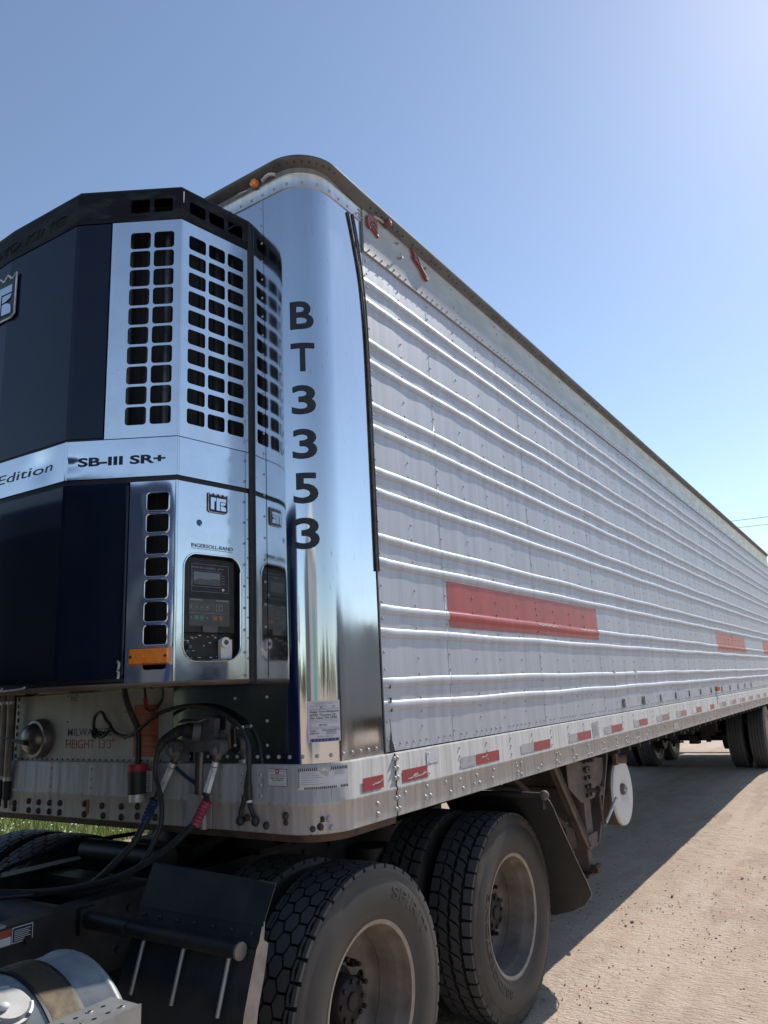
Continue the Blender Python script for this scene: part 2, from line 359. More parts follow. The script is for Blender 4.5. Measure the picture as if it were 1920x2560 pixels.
# loose stones on the sand
g=MB()
ico=[(0,0,1),(.89,0,.45),(.28,.85,.45),(-.72,.53,.45),(-.72,-.53,.45),(.28,-.85,.45),(.72,.53,-.4),(-.28,.85,-.4),(-.89,0,-.4),(-.28,-.85,-.4),(.72,-.53,-.4)]
icf=[(0,1,2),(0,2,3),(0,3,4),(0,4,5),(0,5,1),(1,6,2),(2,7,3),(3,8,4),(4,9,5),(5,10,1),(2,6,7),(3,7,8),(4,8,9),(5,9,10),(1,10,6)]
for k in range(4200):
    x=random.uniform(.2,9) if k%3 else random.uniform(.2,4); y=random.uniform(-2.6,1.2) if x<5 else random.uniform(-3.5,2.6)
    s_=random.choice((.002,.0025,.003,.003,.004,.005,.007)) * (1.0 if k%40 else 2.0)
    rz=random.uniform(0,6.28); ca,sa=math.cos(rz),math.sin(rz); q=[]
    for v in ico:
        j=random.uniform(.75,1.25); a,b_=v[0]*j*1.2,v[1]*j*.85
        q.append((x+s_*(a*ca-b_*sa),y+s_*(a*sa+b_*ca),gz(x,y)+s_*(v[2]*.6*j+.25)))
    g.add(q,icf,random.choice((0,0,1,1,1,2)))
M_st0=mat('stone_purple',(.11,.08,.085),.85,0,(.17,.13,.12),60); M_st1=mat('stone_tan',(.33,.25,.19),.9,0,(.24,.18,.14),60); M_st2=mat('stone_pale',(.45,.40,.35),.85)
tag(g.build('gravel',[M_st0,M_st1,M_st2]),'small loose stones scattered over the pale sandy yard','gravel',kind='stuff')

# rough grass strip on the far side
g=MB()
for k in range(26000):
    x=random.uniform(-1,14); y=6.6+11*random.random()**1.4; z=gz(x,y)+.0
    h=random.uniform(.08,.26); a=random.uniform(0,6.28); w=random.uniform(.008,.018); dx,dy=math.cos(a)*w,math.sin(a)*w; lx,ly=random.uniform(-.09,.09),random.uniform(-.09,.09)
    if k%16==0:
        f=.022; g.add([(x-f,y,z+h),(x,y-f,z+h+.01),(x+f,y,z+h),(x,y+f,z+h+.012)],[(0,1,2,3)],2)
    else: g.add([(x-dx,y-dy,z),(x+dx,y+dy,z),(x+lx,y+ly,z+h)],[(0,1,2)],random.choice((0,0,1)))
M_g0=mat('grass_green',(.21,.27,.055),.7,0,(.30,.33,.09),1.2); M_g1=mat('grass_straw',(.38,.37,.14),.75,0,(.29,.32,.10),2); M_fl=mat('flower_white',(.7,.7,.62),.7)
tag(g.build('grass',[M_g0,M_g1,M_fl]),'uncut grass with white flowers beyond the far side of the trailer','grass',kind='stuff')

# distant trees out of view, added for the polished metal to mirror
g=MB()
for k in range(300):
    a=random.uniform(0,2*math.pi); d=random.uniform(95,150)
    if 0.0<((a+.35)%(2*math.pi))<1.0: continue
    cx,cy=d*math.cos(a),d*math.sin(a); hh=random.uniform(4,9); ww=random.uniform(3,5)
    for j in range(70):
        th=random.uniform(0,6.28); ph=math.acos(random.uniform(-.6,1)); q=random.random()**.35
        px=cx+ww*q*math.sin(ph)*math.cos(th); py=cy+ww*q*math.sin(ph)*math.sin(th); pz=hh*.5+hh*.5*q*math.cos(ph)+.3
        s_=random.uniform(.4,1.1); n1=Vector((random.uniform(-1,1),random.uniform(-1,1),random.uniform(-1,1))).normalized(); n2=n1.orthogonal()
        p=Vector((px,py,pz)); g.add([p+n1*s_,p+n2*s_,p-n1*s_,p-n2*s_],[(0,1,2,3)],0)
tag(g.build('unseen_tree_line',M_leaf),'distant green trees added out of view for the polished metal to mirror','wood',kind='stuff')

# ================================================================== the refrigerated trailer
XE=15.1                                                            # rear end
WID=2.59
trailer=thing('refrigerated_trailer','long ribbed aluminium refrigerated trailer lettered BT3353 with red blocks on its side','trailer',(7,1.295,gz(7,1.3)))
RIBS=[3.636,3.524,3.304,3.197,2.976,2.868,2.651,2.545,2.326,2.216,2.001,1.895,1.678,1.571]
RH=.022; RD=.0105
ZB,ZT=1.383,3.805
SEAM=.635; PAN=1.22
def wob(x,k): return .0045*noise.noise(Vector((x*1.1,k*3.3,.5)))+.0022*math.sin(x*2*math.pi/PAN+k)
def ribd(x,z):
    d=0.0
    for k,zc in enumerate(RIBS):
        t=(z-zc-wob(x,k))/RH
        if -1<t<1: d=max(d,RD*(1-t*t)**.6)
    t=min(1,max(0,(x-.004)/.03)); return d*t*t*(3-2*t)
def buckle(x,z):
    ph=((x-SEAM)%.305)/.305; e=math.cos(ph*2*math.pi)             # pulled in at every rivet column
    a=.0005+.0010*noise.noise(Vector((x*.9,z*.9,2)))
    return a*e*-1+.0026*noise.noise(Vector((x*1.6,z*1.5,7)))+.0034*max(0,noise.noise(Vector((x*.8,z*1.9,31)))-.15)+.0012*noise.noise(Vector((x*7,z*.6,11)))
def wall(x,z):
    fade=min(1,max(0,(x-.02)/.12)) * min(1,(z-ZB)/.04+.15) * min(1,(ZT+.05-z)/.1)
    return ribd(x,z)+buckle(x,z)*fade
def side(u,z,o): return Vector((u,-wall(u,z)-o,z))
zs=[ZB]
prof=[-1,-.97,-.9,-.75,-.5,-.2,.1,.4,.65,.85,.95,1]
for zc in sorted(RIBS):
    a=zs[-1]; b=zc-RH-.004
    for k in range(1,4): zs.append(a+(b-a)*k/3)
    zs+= [zc+t*RH*1.0 for t in prof]+[zc+RH+.004]
a=zs[-1]
for k in range(1,4): zs.append(a+(ZT-a)*k/3)
xs=[0.0]; x=0.0
while x<XE-.07: x+=.061 if x<9 else .09; xs.append(x)
xs.append(XE)
def prow(x):
    # rows ride with the wobble so that every rib keeps its section
    row=[]
    for z in zs:
        dz=0
        for k,zc in enumerate(RIBS):
            if abs(z-zc)<RH+.005: dz=wob(x,k)
        row.append(Vector((x,-wall(x,z+dz),z+dz)))
    return row
w=MB(); w.grid([prow(x) for x in xs],0,True)
# vertical sheet laps and rivets
rv=0
seams=[SEAM+PAN*k for k in range(12) if SEAM+PAN*k<XE-.1]
mids=sorted(RIBS)
zcol=[]
prev=ZB
for zc in mids: zcol.append(zc+RH+.006)
colx=[SEAM-.305]+[SEAM+.305*k for k in range(1,48) if k%4]
for x in colx:
    if x>XE-.1: break
    for k in range(len(mids)):
        z=mids[k]+RH+.012
        if k%2==1:
            w.rivet(side(x,z-.0+.0,0),(0,-1,0),.0065,.005,1,6)
            gap=(mids[k+1] if k+1<len(mids) else ZT)-mids[k]
            w.rivet(side(x,mids[k]+gap*.5,0),(0,-1,0),.0065,.005,1,6)
        else: w.rivet(side(x,z,0),(0,-1,0),.0065,.005,1,6)
    w.rivet(side(x,1.475+.01*math.sin(x*9),0),(0,-1,0),.0065,.005,1,6)
    w.rivet(side(x,1.54,0),(0,-1,0),.0065,.005,1,6)
for x in seams:
    z=ZB+.05
    while z<ZT-.03:
        if ribd(x,z)<.001: w.rivet(side(x,z,.0008),(0,-1,0),.0065,.005,1,6)
        z+=.075
    P=[]
    for z in zs: P.append((x,z))
    w.grid([[side(x-.014,z,.0009) for z in zs],[side(x+.0,z,.0009) for z in zs]],0,True)
z=ZB+.05
while z<ZT+.2:
    w.rivet((.03,-.002,z),(0,-1,0),.0065,.005,1,6); z+=.075
x=.07
while x<XE:
    if (x-SEAM)%PAN>.03 and int(x/.058)%7: w.rivet((x,-.0018,ZB+.028),(0,-1,0),.0062,.005,1,6)
    x+=.058
w.build('side_wall',[M_panel,M_rivet],trailer)
# dark scuffs from load stops, low on the wall
for k,(x,z) in enumerate([(3.53,1.452),(4.13,1.451),(4.74,1.453),(5.35,1.456),(5.97,1.458),(6.55,1.458),(7.16,1.460),(7.85,1.46),(8.46,1.46),(9.1,1.46),(9.7,1.46),(10.3,1.46)]):
    s_=MB(); hw=.020 if k>1 else .032
    s_.box((x,-.006,z),(hw*2,.006,.066),0)
    if k<2:
        for d in(-.6,.6): s_.box((x+hw*d,-.0105,z),(.006,.003,.07),1)
    s_.build('rub_plate',[M_scuff,M_gear],trailer,bevel=.002)
for x,z in((3.37,1.68),(3.98,1.68)):
    s_=MB(); s_.box((x,-.006,z),(.045,.006,.06),0); s_.build('rub_plate',[M_scrape],trailer)
# torn edge of the skin near the front
s_=MB()
poly(s_,[(.075,1.383),(.055,1.43),(.045,1.52),(.05,1.47),(.035,1.40),(.045,1.383)],lambda u,z,o:Vector((u,-.004-o,z)),0,.003)
s_.build('torn_seam',M_black,trailer)
for q in((.06,1.60),(.058,1.66),(.063,1.56)):
    s_=MB(); s_.box((q[0],-.006,q[1]),(.006,.006,.02)); s_.build('torn_seam',M_black,trailer)

# painted red blocks
for xa,xb in((.655,3.08),(8.015,10.3),(12.33,14.6)):
    b=MB(); n=int((xb-xa)/.05); zz=[1.945+(2.187-1.945)*k/44 for k in range(45)]
    b.grid([[side(xa+(xb-xa)*i/n,z,.0012) for z in zz] for i in range(n+1)],0,True)
    for x in [c_ for c_ in colx if xa+.05<c_<xb-.05]:
        for z in(2.04,2.115): b.rivet(side(x,z,.001),(0,-1,0),.0068,.0055,0,6)
    for x in [c_ for c_ in seams if xa+.05<c_<xb-.05]:
        for z in(2.035,2.075,2.115,2.155,1.965): b.rivet(side(x,z,.001),(0,-1,0),.0068,.0055,0,6)
    if xa<1:
        for u0_,u1_ in((1.86,2.2),(2.68,3.0)):
            b.grid([[side(u0_+(u1_-u0_)*i/14,2.011+.004*math.sin(i*1.7)+(.004 if t else -.002),.0022) for t in(0,1)] for i in range(15)],1,True)
    b.build('painted_block',[M_redpaint,M_scrape],trailer)

# rounded polished front
FR,CX,CY=.17,-.26,.17
def arcp(s_,z,o=0.0,y0=0.0):
    if s_<0: return Vector((-.43-o,.17-s_,z))
    if s_<=.267:
        a=s_/.17; return Vector((CX-(FR+o)*math.cos(a),CY-(FR+o)*math.sin(a),z))
    return Vector((CX+s_-.267,-o,z))
def arcn(s_):
    if s_<0: return Vector((-1,0,0))
    if s_<=.267: a=s_/.17; return Vector((-math.cos(a),-math.sin(a),0))
    return Vector((0,-1,0))
sp=[-2.25+k*.15 for k in range(15)]+[.267*k/24 for k in range(25)]+[.32,.38,.44,.50,.524]
def dimple(s_,z): return .0012*noise.noise(Vector((s_*7,z*.55,3)))+.0006*noise.noise(Vector((s_*16,z*2.2,8)))
f=MB()
zf=[1.376+(3.965-1.376)*k/40 for k in range(41)]
spf=[-.67+k*.04 for k in range(17)]+sp[15:]
f.grid([[arcp(s_,z,dimple(s_,z) if s_<.5 else 0) for z in zf] for s_ in spf],0,True)
f.grid([[arcp(s_,z) for z in(1.70,3.965)] for s_ in(-2.25,-.67)],0,True)
s_=-.62
while s_<.52:
    f.rivet(arcp(s_,1.405,.001),arcn(s_),.0085,.006,1); s_+=.057
for z in [1.45+k*.095 for k in range(27)]:
    f.rivet(arcp(-.11,z,.001),arcn(-1),.0065,.005,1)
for z in [1.45+k*.19 for k in range(4)]: f.rivet(arcp(-.29,z,.001),arcn(-1),.0065,.005,1)
f.grid([[arcp(s_,z,.0018) for z in(1.72,3.965)] for s_ in(-.118,-.10)],0,False)
f.build('polished_front_skin',[M_polish,M_rivet],trailer)
# dark rubber strip over the corner seam, with the bent trim ends at its top
f=MB()
f.tube([(-.118,-.006,3.955),(-.075,-.006,3.80),(-.035,-.006,3.63),(-.012,-.007,3.42),(-.004,-.007,3.1),(-.004,-.007,2.17)],.0055,8,0)
f.tube([(-.075,-.006,3.965),(-.035,-.006,3.80),(-.006,-.006,3.60),(.006,-.007,3.42),(.011,-.007,3.1),(.011,-.007,2.17)],.005,8,0)
f.box((.004,-.004,2.78),(.018,.006,1.22))
f.box((.004,-.002,1.78),(.008,.004,.80))
f.build('corner_trim',M_trim,trailer)
# unit number, one letter above the other
for ch,z0_ in zip('BT3353',(3.235,3.031,2.829,2.626,2.428,2.231)):
    t=MB(); text(t,ch,(.049,z0_,.156,z0_+.135),lambda u,z,o:arcp(u,z,o),0,.003,bold=.022,cuts=8); t.build('letter',M_ink,trailer)
# inspection sheet on the polished corner
def sheet(mb,u0_,z0_,u1_,z1_,mp,mi,off=.002): rect(mb,u0_,z0_,u1_,z1_,mp,mi,off,10)
A_=lambda u,z,o:arcp(u,z,o)
s_=MB(); sheet(s_,.089,1.457,.223,1.615,A_,0,.002)
def tl(body,u0_,z0_,u1_,z1_,mi=1,bold=0.0,shear=0): text(s_,body,(u0_,z0_,u1_,z1_),A_,mi,.003,bold=bold,shear=shear,cuts=6)
def rule(u0_,u1_,z,mi=3,h=.0009): rect(s_,u0_,z,u1_,z+h,A_,mi,.0031,6)
tl('THIS VEHICLE HAS PASSED AN INSPECTION',.103,1.606,.212,1.609,3); tl('IN ACCORDANCE WITH THE RULES',.115,1.601,.19,1.604,3)
tl('VEHICLE INSPECTION RECORD',.097,1.593,.165,1.596,1); tl('G',.137,1.586,.147,1.593,1); tl('22',.187,1.589,.20,1.596,1)
tl('Badger Truck Refrigeration',.098,1.567,.218,1.577,1,.01,.25); tl('6302 Thomas Dr.',.098,1.556,.205,1.565,1,.01,.25); tl('Eau Claire Wis 54703',.098,1.545,.208,1.554,1,.01,.25)
tl('051963',.133,1.518,.165,1.525,1,.01,.2); tl('J',.098,1.517,.103,1.526,1,0,.3)
for z in(1.584,1.580,1.541,1.536,1.530,1.512,1.507): rule(.095,.217,z)
tl('FEDERAL ANNUAL INSPECTION',.143,1.499,.219,1.504,1,.012); tl('FLEET\nSERVICE',.097,1.487,.132,1.502,4,.01,.2)
for z in(1.496,1.4925,1.489,1.4855): rule(.160,.203,z,3,.0014)
tl('DECAL NUMBER',.125,1.476,.19,1.479,1)
rect(s_,.097,1.459,.216,1.470,A_,2,.003,8); tl('1  2  3  4  5  6    7  8  9',.10,1.462,.213,1.467,0)
s_.build('inspection_sticker',[M_paper,M_ink,M_blueink,M_inkg,M_blueink],trailer)

# lower front: painted nose sheet, data plates
f=MB(); F=lambda y,z,o=0.0: Vector((-.43-o,y,z))
f.box((-.4215,1.46,1.54),(.014,1.23,.335))
for y in [2.03-.0427*k for k in range(27)]: f.rivet((-.4285,y,1.385),(-1,0,0),.005,.004,1)
for y,z in((1.62,1.69),(1.62,1.565),(1.62,1.475),(1.17,1.60),(1.17,1.48),(1.0,1.6)): f.rivet((-.4285,y,z),(-1,0,0),.005,.004,1)
for k in range(9): f.box((-.430,2.055+.004*math.sin(k*2),1.40+.036*k),(.004,.012,.02),2)
FM=lambda u,z,o: Vector((-.4285-o,-u,z))
text(f,'MILWAUKEE',(-1.612,1.496,-1.265,1.532),FM,3,.001,bold=.003); text(f,"HEIGHT 13'3''",(-1.622,1.437,-1.243,1.48),FM,4,.001,bold=.006)
text(f,'HZ',(-1.60,1.665,-1.54,1.695),FM,5,.0008)
f.build('nose_panel',[M_white,M_rivetdk,M_rust,M_navyink,M_redink,M_gear],trailer)
f=MB(); f.b2(-.432,-.4286,.94,1.105,1.40,1.63,0)
for k in range(8): f.b2(-.4332,-.4321,.955,1.09,1.42+.024*k,1.422+.024*k,1)
f.build('warning_placard',[M_orange,M_rust],trailer)
f=MB(); f.b2(-.470,-.4665,.93,1.012,1.258,1.345,0); f.b2(-.4675,-.4662,.93,1.012,1.345,1.352,1)
for k in range(9): f.b2(-.4706,-.4701,.937,1.005,1.265+.0085*k,1.268+.0085*k,2)
f.build('data_plate',[M_paper,M_orange,M_inkg],trailer)
# domed blanking cover with a fin
f=MB()
def lx(prof,c,n,mi):                                               # turned about an axis along -X
    m=len(prof); vs=[]
    for k in range(n):
        t=2*math.pi*k/n
        for d,r in prof: vs.append((c[0]-d,c[1]+r*math.sin(t),c[2]+r*math.cos(t)))
    f.add(vs,[(k*m+i,k*m+i+1,((k+1)%n)*m+i+1,((k+1)%n)*m+i) for k in range(n) for i in range(m-1)],mi,True)
lx([(0,.098),(.03,.096),(.045,.09),(.048,.078)],(-.43,1.83,1.487),28,0); lx([(.04,.078),(.07,.07),(.09,.045),(.098,0)],(-.43,1.83,1.487),28,1)
f.add([(-.515,1.795,1.455),(-.545,1.80,1.462),(-.575,1.965,1.500),(-.515,1.80,1.478),(-.545,1.805,1.482),(-.57,1.96,1.506)],[(0,2,1),(3,4,5),(0,1,4,3),(1,2,5,4),(2,0,3,5)],2)
f.build('vent_dome',[M_dome,M_dome,M_black],trailer)

# bottom rail with bead, rust strip, seam and rivets
RO=.02
b=MB()
rz=[(1.120,.014),(1.124,RO),(1.222,RO),(1.226,RO+.005),(1.237,RO+.005),(1.243,RO+.001),(1.370,RO),(1.3765,RO-.004),(1.3775,-.01)]
spr=[-2.25+k*.25 for k in range(9)]+[.267*k/16 for k in range(17)]
for s0 in(spr+[.40,.524,.574],): b.grid([[arcp(q,z,o) for z,o in rz] for q in s0],0,True)
b.grid([[Vector((x,-o-.0015,z)) for z,o in rz] for x in [.052+(XE-.052)*k/120 for k in range(121)]],0,True)
b.grid([[arcp(q,z,o) for z,o in((1.093,-.012),(1.0935,.011),(1.1195,.013))] for q in spr+[.40,.574]],1,True)
def rrv(x,z,r=.0105): b.rivet((x,-RO-.0012,z),(0,-1,0),r,.008,2,8)
for z in(1.355,1.315,1.275,1.195,1.15):
    rrv(.040,z); rrv(.064,z)
for x,z in((-.10,1.19),(-.10,1.15),(.115,1.205),(.30,1.21),(.285,1.165),(.33,1.165),(.475,1.205),(.52,1.155),(.62,1.2),(.65,1.155),(.80,1.2),(.77,1.16),(.83,1.16),(1.0,1.205),(.98,1.165)): rrv(x,z,.012)
for q,z in((.155,1.175),(.165,1.142),(.0,1.165),(.1,1.142)): b.rivet(arcp(q,z,RO),arcn(q),.012,.009,2 if q>.12 else 3)
k=0; x=1.3
while x<XE:
    for z in(1.205,1.19,1.16,1.145):
        if random.random()<.72: rrv(x+random.uniform(-.012,.012),z,.0085)
        if random.random()<.5: rrv(x+.05+random.uniform(-.01,.01),z,.0085)
    x+=.305
x=.33
while x<XE:
    for z in(1.35,1.31,1.265): b.rivet((x,-RO-.0012,z),(0,-1,0),.0065,.005,2,6)
    x+=.305
for y in [2.05,1.72,1.40,1.08]:
    for z in(1.345,1.30,1.26): b.rivet((-.45,y-.02,z),(-1,0,0),.007,.005,2,6)
for y in(.40,.30): 
    for z in(1.34,1.30,1.26): b.rivet((-.45,y,z),(-1,0,0),.009,.006,2,6)
for y,z in((1.875,1.184),(1.872,1.141),(1.79,1.182),(1.79,1.141),(1.70,1.182),(1.70,1.141),(1.615,1.184),(1.615,1.141),(1.42,1.188),(1.42,1.141),(1.29,1.184),(1.28,1.141),(1.15,1.186),(1.15,1.141),(1.04,1.19),(1.04,1.15),(.92,1.15),(.70,1.175),(.37,1.175),(.27,1.15),(.17,1.19),(.0,1.16),(2.0,1.17),(2.0,1.142)):
    b.rivet((-.45,y,z),(-1,0,0),.016,.014,3,7)
b.box((.046,-.022,1.29),(.003,.006,.17),3)
b.box((-.452,1.402,1.176),(.003,.022,.062),4)
b.build('bottom_rail',[M_rail,M_rust,M_rivet,M_rivetdk,M_redink],trailer)

# conspicuity tape along the rail, each strip of its own
RS=lambda u,z,o: Vector((u,-RO-.0015-o,z))
def strip(u0_,u1_,m,mp=RS,wear=0,z0_=1.250,z1_=1.301):
    s_=MB(); rect(s_,u0_,z0_,u1_,z1_,mp,0,.0022,2)
    for k in range(wear):
        a=u0_+(u1_-u0_)*random.uniform(.15,.6); zz=random.uniform(z0_+.006,z1_-.014); ln=random.uniform(.05,.11)
        pts=[(a+ln*t/7,zz+.0018*math.sin(t*1.1+k*2)+t*.0016) for t in range(8)]
        pts+= [(a+ln*t/7,zz+.0018*math.sin(t*1.1+k*2)+t*.0016+random.uniform(.002,.010)) for t in range(7,-1,-1)]
        pts=[(min(max(p,u0_+.001),u1_-.001),min(max(q,z0_),z1_)) for p,q in pts]
        poly(s_,pts,mp,1,.0006,.0025)
    s_.build('reflective_strip',[m,M_scrape],trailer)
strip(-.201,-.052,M_tape_r,wear=1); strip(.096,.312,M_tape_r,wear=2); strip(.638,.80,M_tape_w,wear=1); strip(.805,1.081,M_tape_r,wear=1)
for w0,w1,w2,m in((1.373,1.565,1.825,M_tape_r),(2.164,2.325,2.602,M_tape_r),(2.894,3.075,3.354,M_tape_r),(3.678,3.835,4.104,M_tape_r),(4.414,4.616,4.875,M_tape_f),(5.155,5.352,5.623,M_tape_f),(5.921,6.09,6.364,M_tape_r),(6.68,6.847,7.105,M_tape_r)):
    strip(w0,w1-.003,M_tape_n if 5.9<w0<6.8 else M_tape_w); strip(w1,w2,m)
for k in range(10):
    a=7.45+.752*k; strip(a,a+.165,M_tape_w); strip(a+.17,a+.44,M_tape_f)
# bare paper patch, small plate
s_=MB(); P=[[RS(.312+.112*i/8,1.306+.064*j/6,.001+.002*noise.noise(Vector((i*1.1,j*1.3,0)))+.001) for j in range(7)] for i in range(9)]
s_.grid(P,0,True); s_.build('blank_sticker',M_paper,trailer)
s_=MB(); rect(s_,2.64,1.245,2.78,1.35,RS,0,.0024)
for k in range(6): rect(s_,2.66,1.26+.013*k,2.74,1.264+.013*k,RS,1,.0034)
s_.build('data_plate',[M_tape_w,M_inkg],trailer)
s_=MB(); rect(s_,5.0,1.14,5.2,1.205,RS,0,.0024); s_.build('data_plate',[mat('aged_plate',(.42,.40,.30),.5)],trailer)
# warning plate and hazard striped sticker on the nose corner
AR=lambda u,z,o: arcp(u,z,o+RO)
s_=MB(); RF=lambda u,z,o: Vector((-.43-RO-o,-u,z))
rect(s_,-.258,1.297,-.160,1.362,RF,1,.0012); rect(s_,-.256,1.299,-.162,1.360,RF,0,.002)
plate(s_,[(-.209+.011*math.cos(R(t)),1.3535+.010*math.sin(R(t))) for t in range(0,360,20)],[[(-.209+.0055*math.cos(R(t)),1.3535+.005*math.sin(R(t))) for t in range(0,360,30)]],RF,2,.0006,.003)
text(s_,'SAFETY',(-.252,1.351,-.228,1.355),RF,1,.003,.01); text(s_,'WARNING',(-.193,1.351,-.166,1.355),RF,1,.003,.01)
text(s_,'GREAT DANE TRAILERS',(-.246,1.325,-.172,1.330),RF,1,.003,.02); text(s_,'PANEL CONNECTION',(-.238,1.317,-.178,1.322),RF,1,.003,.02)
for z in(1.342,1.338,1.334): rect(s_,-.250,z,-.168,z+.0015,RF,3,.003)
for z in(1.309,1.304): rect(s_,-.250,z,-.168,z+.001,RF,3,.003)
s_.build('warning_plate',[M_paper,M_ink,M_red,M_inkg],trailer)
s_=MB(); sheet(s_,.052,1.284,.233,1.364,AR,0,.0012)
for k in range(27):
    u=.054+.0068*k
    if not(10<=k<=16): s_.grid([[AR(u+d,z,.002) for d in(0,.0042)] for z,d0 in((1.352,0),(1.3635,.004))],1,False)
    if not(k in(0,1,2,20,21)): s_.grid([[AR(u+d,z,.002) for d in(0,.0042)] for z in(1.285,1.294)],1,False)
for k in range(9): s_.grid([[AR(u,1.292+.0075*k+d+(u-.052)*.8,.002) for u in(.052,.0575)] for d in(0,.0035)],1,False)
for k in range(6):
    rect(s_,.065,1.343-.008*k,.115+.01*(k%3),1.3445-.008*k,AR,2,.0021,6)
    if k<3: rect(s_,.178,1.346-.006*k,.222,1.3475-.006*k,AR,2,.0021,5)
poly(s_,[(.122,1.366),(.165,1.366),(.172,1.352),(.160,1.345),(.158,1.334),(.150,1.330),(.142,1.338),(.133,1.340),(.126,1.350),(.118,1.352)],AR,3,.0006,.0022)
s_.build('hazard_sticker',[M_paper,M_ink,M_inkg,M_rail],trailer)

# top band, drip flange, roof
b=MB()
tz=[(3.797,.0035),(3.799,.013),(4.028,.013),(4.034,.018),(4.040,.013)]
b.grid([[Vector((x,-o,z)) for z,o in tz] for x in [.001+(XE-.001)*k/90 for k in range(91)]],0,True)
b.b2(.0012,.03,-.0115,.004,3.80,4.034,0)
x=.05; k=0
while x<XE:
    if k%8!=7: b.rivet((x,-.0125,3.822+.003*random.uniform(-1,1)),(0,-1,0),.006,.007,1,6)
    x+=.0585; k+=1
for x in [.33+.61*k for k in range(24)]:
    b.rivet((x,-.0125,4.0),(0,-1,0),.006,.008,1,6); b.rivet((x+.03,-.0125,3.925+.03*math.sin(x*5)),(0,-1,0),.006,.007,1,6)
b.cyl((.345,-.010,3.922),(.345,-.035,3.922),.007,n=8,mi=1); b.cyl((.32,-.010,4.0),(.32,-.03,4.0),.006,n=8,mi=1); b.cyl((.615,-.010,3.99),(.615,-.03,3.99),.007,n=8,mi=1)
b.build('upper_rail',[M_toprail,M_rivet],trailer)
b=MB()
cz=[(3.962,-.002),(3.964,.005),(4.028,.005),(4.034,.010),(4.040,.005),(4.066,.004)]
spb=[-2.25,-1.5,-.67]+spr[9:]+[.4,.5275]
b.grid([[arcp(q,z,o) for z,o in cz] for q in spb],0,True)
q=-.6
while q<.52: b.rivet(arcp(q,3.985,.005),arcn(q),.0075,.006,1); q+=.072
for q in(.505,.52):
    for z in(3.98,4.0,4.02): b.rivet(arcp(q,z,.006),arcn(q),.006,.006,1)
b.build('front_cap_band',[M_band,M_rivet],trailer)
b=MB()
fz=[(4.066,.002),(4.066,.012),(4.084,.044),(4.092,.049),(4.103,.047),(4.106,.034)]
fs_=[(4.038,.010),(4.047,.014),(4.074,.044),(4.082,.049),(4.100,.048),(4.104,.036)]
spd=[-2.25,-1.5,-.67]+[.267*k/20 for k in range(21)]+[.33,.39,.45,.51,.557]
def flo(q):
    t=min(1,max(0,(q-.15)/.407)); t=t*t*(3-2*t)
    return [arcp(q,z+(z2_-z)*t,o+(o2_-o)*t) for (z,o),(z2_,o2_) in zip(fz,fs_)]
b.grid([flo(q) for q in spd],0,True)
b.grid([[Vector((x,-o,z)) for z,o in fs_] for x in [.03+(XE-.03)*k/60 for k in range(61)]],0,True)
x=.05; k=0
while x<XE:
    if k%4!=3: b.rivet((x,-.034,4.060),(0,-.55,-.8),.0055,.004,1,6)
    x+=.052; k+=1
q=0
while q<.29: b.rivet(arcp(q,4.0755,.034),arcn(q)*.4+Vector((0,0,-.9)),.0055,.004,1,6); q+=.03
b.build('drip_rail',[M_flange,M_rivetdk],trailer)
b=MB()
b.grid([[Vector((x,-.045+2.68*t/10,4.103+.03*(1-(t/5-1)**2))) for t in range(11)] for x in(-.22,XE)],0,True)
b.grid([[Vector((-.22,-.045+2.68*t/10,4.103+.03*(1-(t/5-1)**2))) for t in range(11)],[Vector((-.47,max(.12,min(2.47,-.045+2.68*t/10)),4.104)) for t in range(11)]],0,True)
b.build('roof',M_roof,trailer)
# red plastic pieces of the broken maker's name
SU=lambda u,z,o: Vector((u,-.013-o,z))
e=MB()
poly(e,[(.028,3.975),(.032,4.005),(.052,4.027),(.09,4.031),(.118,4.031),(.118,3.99),(.119,3.955),(.130,3.932),(.070,3.955),(.062,3.962),(.052,3.945),(.033,3.956)],SU,0,.014)
e.tube([SU(.055,3.965,.015),SU(.06,3.985,.015),SU(.085,3.995,.015),SU(.11,3.982,.015)],.0022,6,1)
e.tube([SU(.064,3.962,.015),SU(.075,3.972,.015),SU(.11,3.948,.015)],.002,6,1)
e.build('badge_piece',[M_emblem,M_emblemd],trailer,bevel=.002)
e=MB()
poly(e,[(.462,4.045),(.50,4.025),(.60,3.945),(.640,3.930),(.628,3.912),(.60,3.917),(.56,3.955),(.515,3.975),(.482,3.985),(.487,4.01)],SU,0,.018)
e.tube([SU(.49,3.99,.019),SU(.515,4.003,.019),SU(.55,3.965,.019),SU(.61,3.925,.019)],.0022,6,1)
e.build('badge_piece',[M_emblem,M_emblemd],trailer,bevel=.002)
def lens(p,n,name,m,r=.022,h=.03):
    e=MB(); p=Vector(p); n=Vector(n).normalized()
    e.cyl(p,p+n*h*.4,r*1.12,n=16,mi=1); e.cyl(p+n*h*.4,p+n*h*.85,r,r*.9,n=16,mi=0,caps=False); e.cyl(p+n*h*.85,p+n*h,r*.9,r*.3,n=16,mi=0)
    return e.build(name,[m,M_grey],trailer)
lens((-.435,.30,4.052),(-1,0,0),'clearance_lamp',M_amber,.022,.04)
lens((.205,-.014,4.052),(0,-1,0),'clearance_lamp',M_emblem,.019,.045)
e=MB(); e.tube([(-.44,.18,4.055),(-.455,.21,4.06),(-.445,.26,4.055)],.009,6); e.build('lamp_lead',M_scrape,trailer); e=MB(); e.tube([(-.44,.44,4.05),(-.452,.40,4.045),(-.44,.36,4.05)],.003,6); e.build('lamp_lead',M_scrape,trailer)
e=MB(); e.tube([(.10,-.014,4.048),(.15,-.022,4.052),(.19,-.020,4.053)],.006,6); e.build('lamp_lead',M_scrape,trailer)
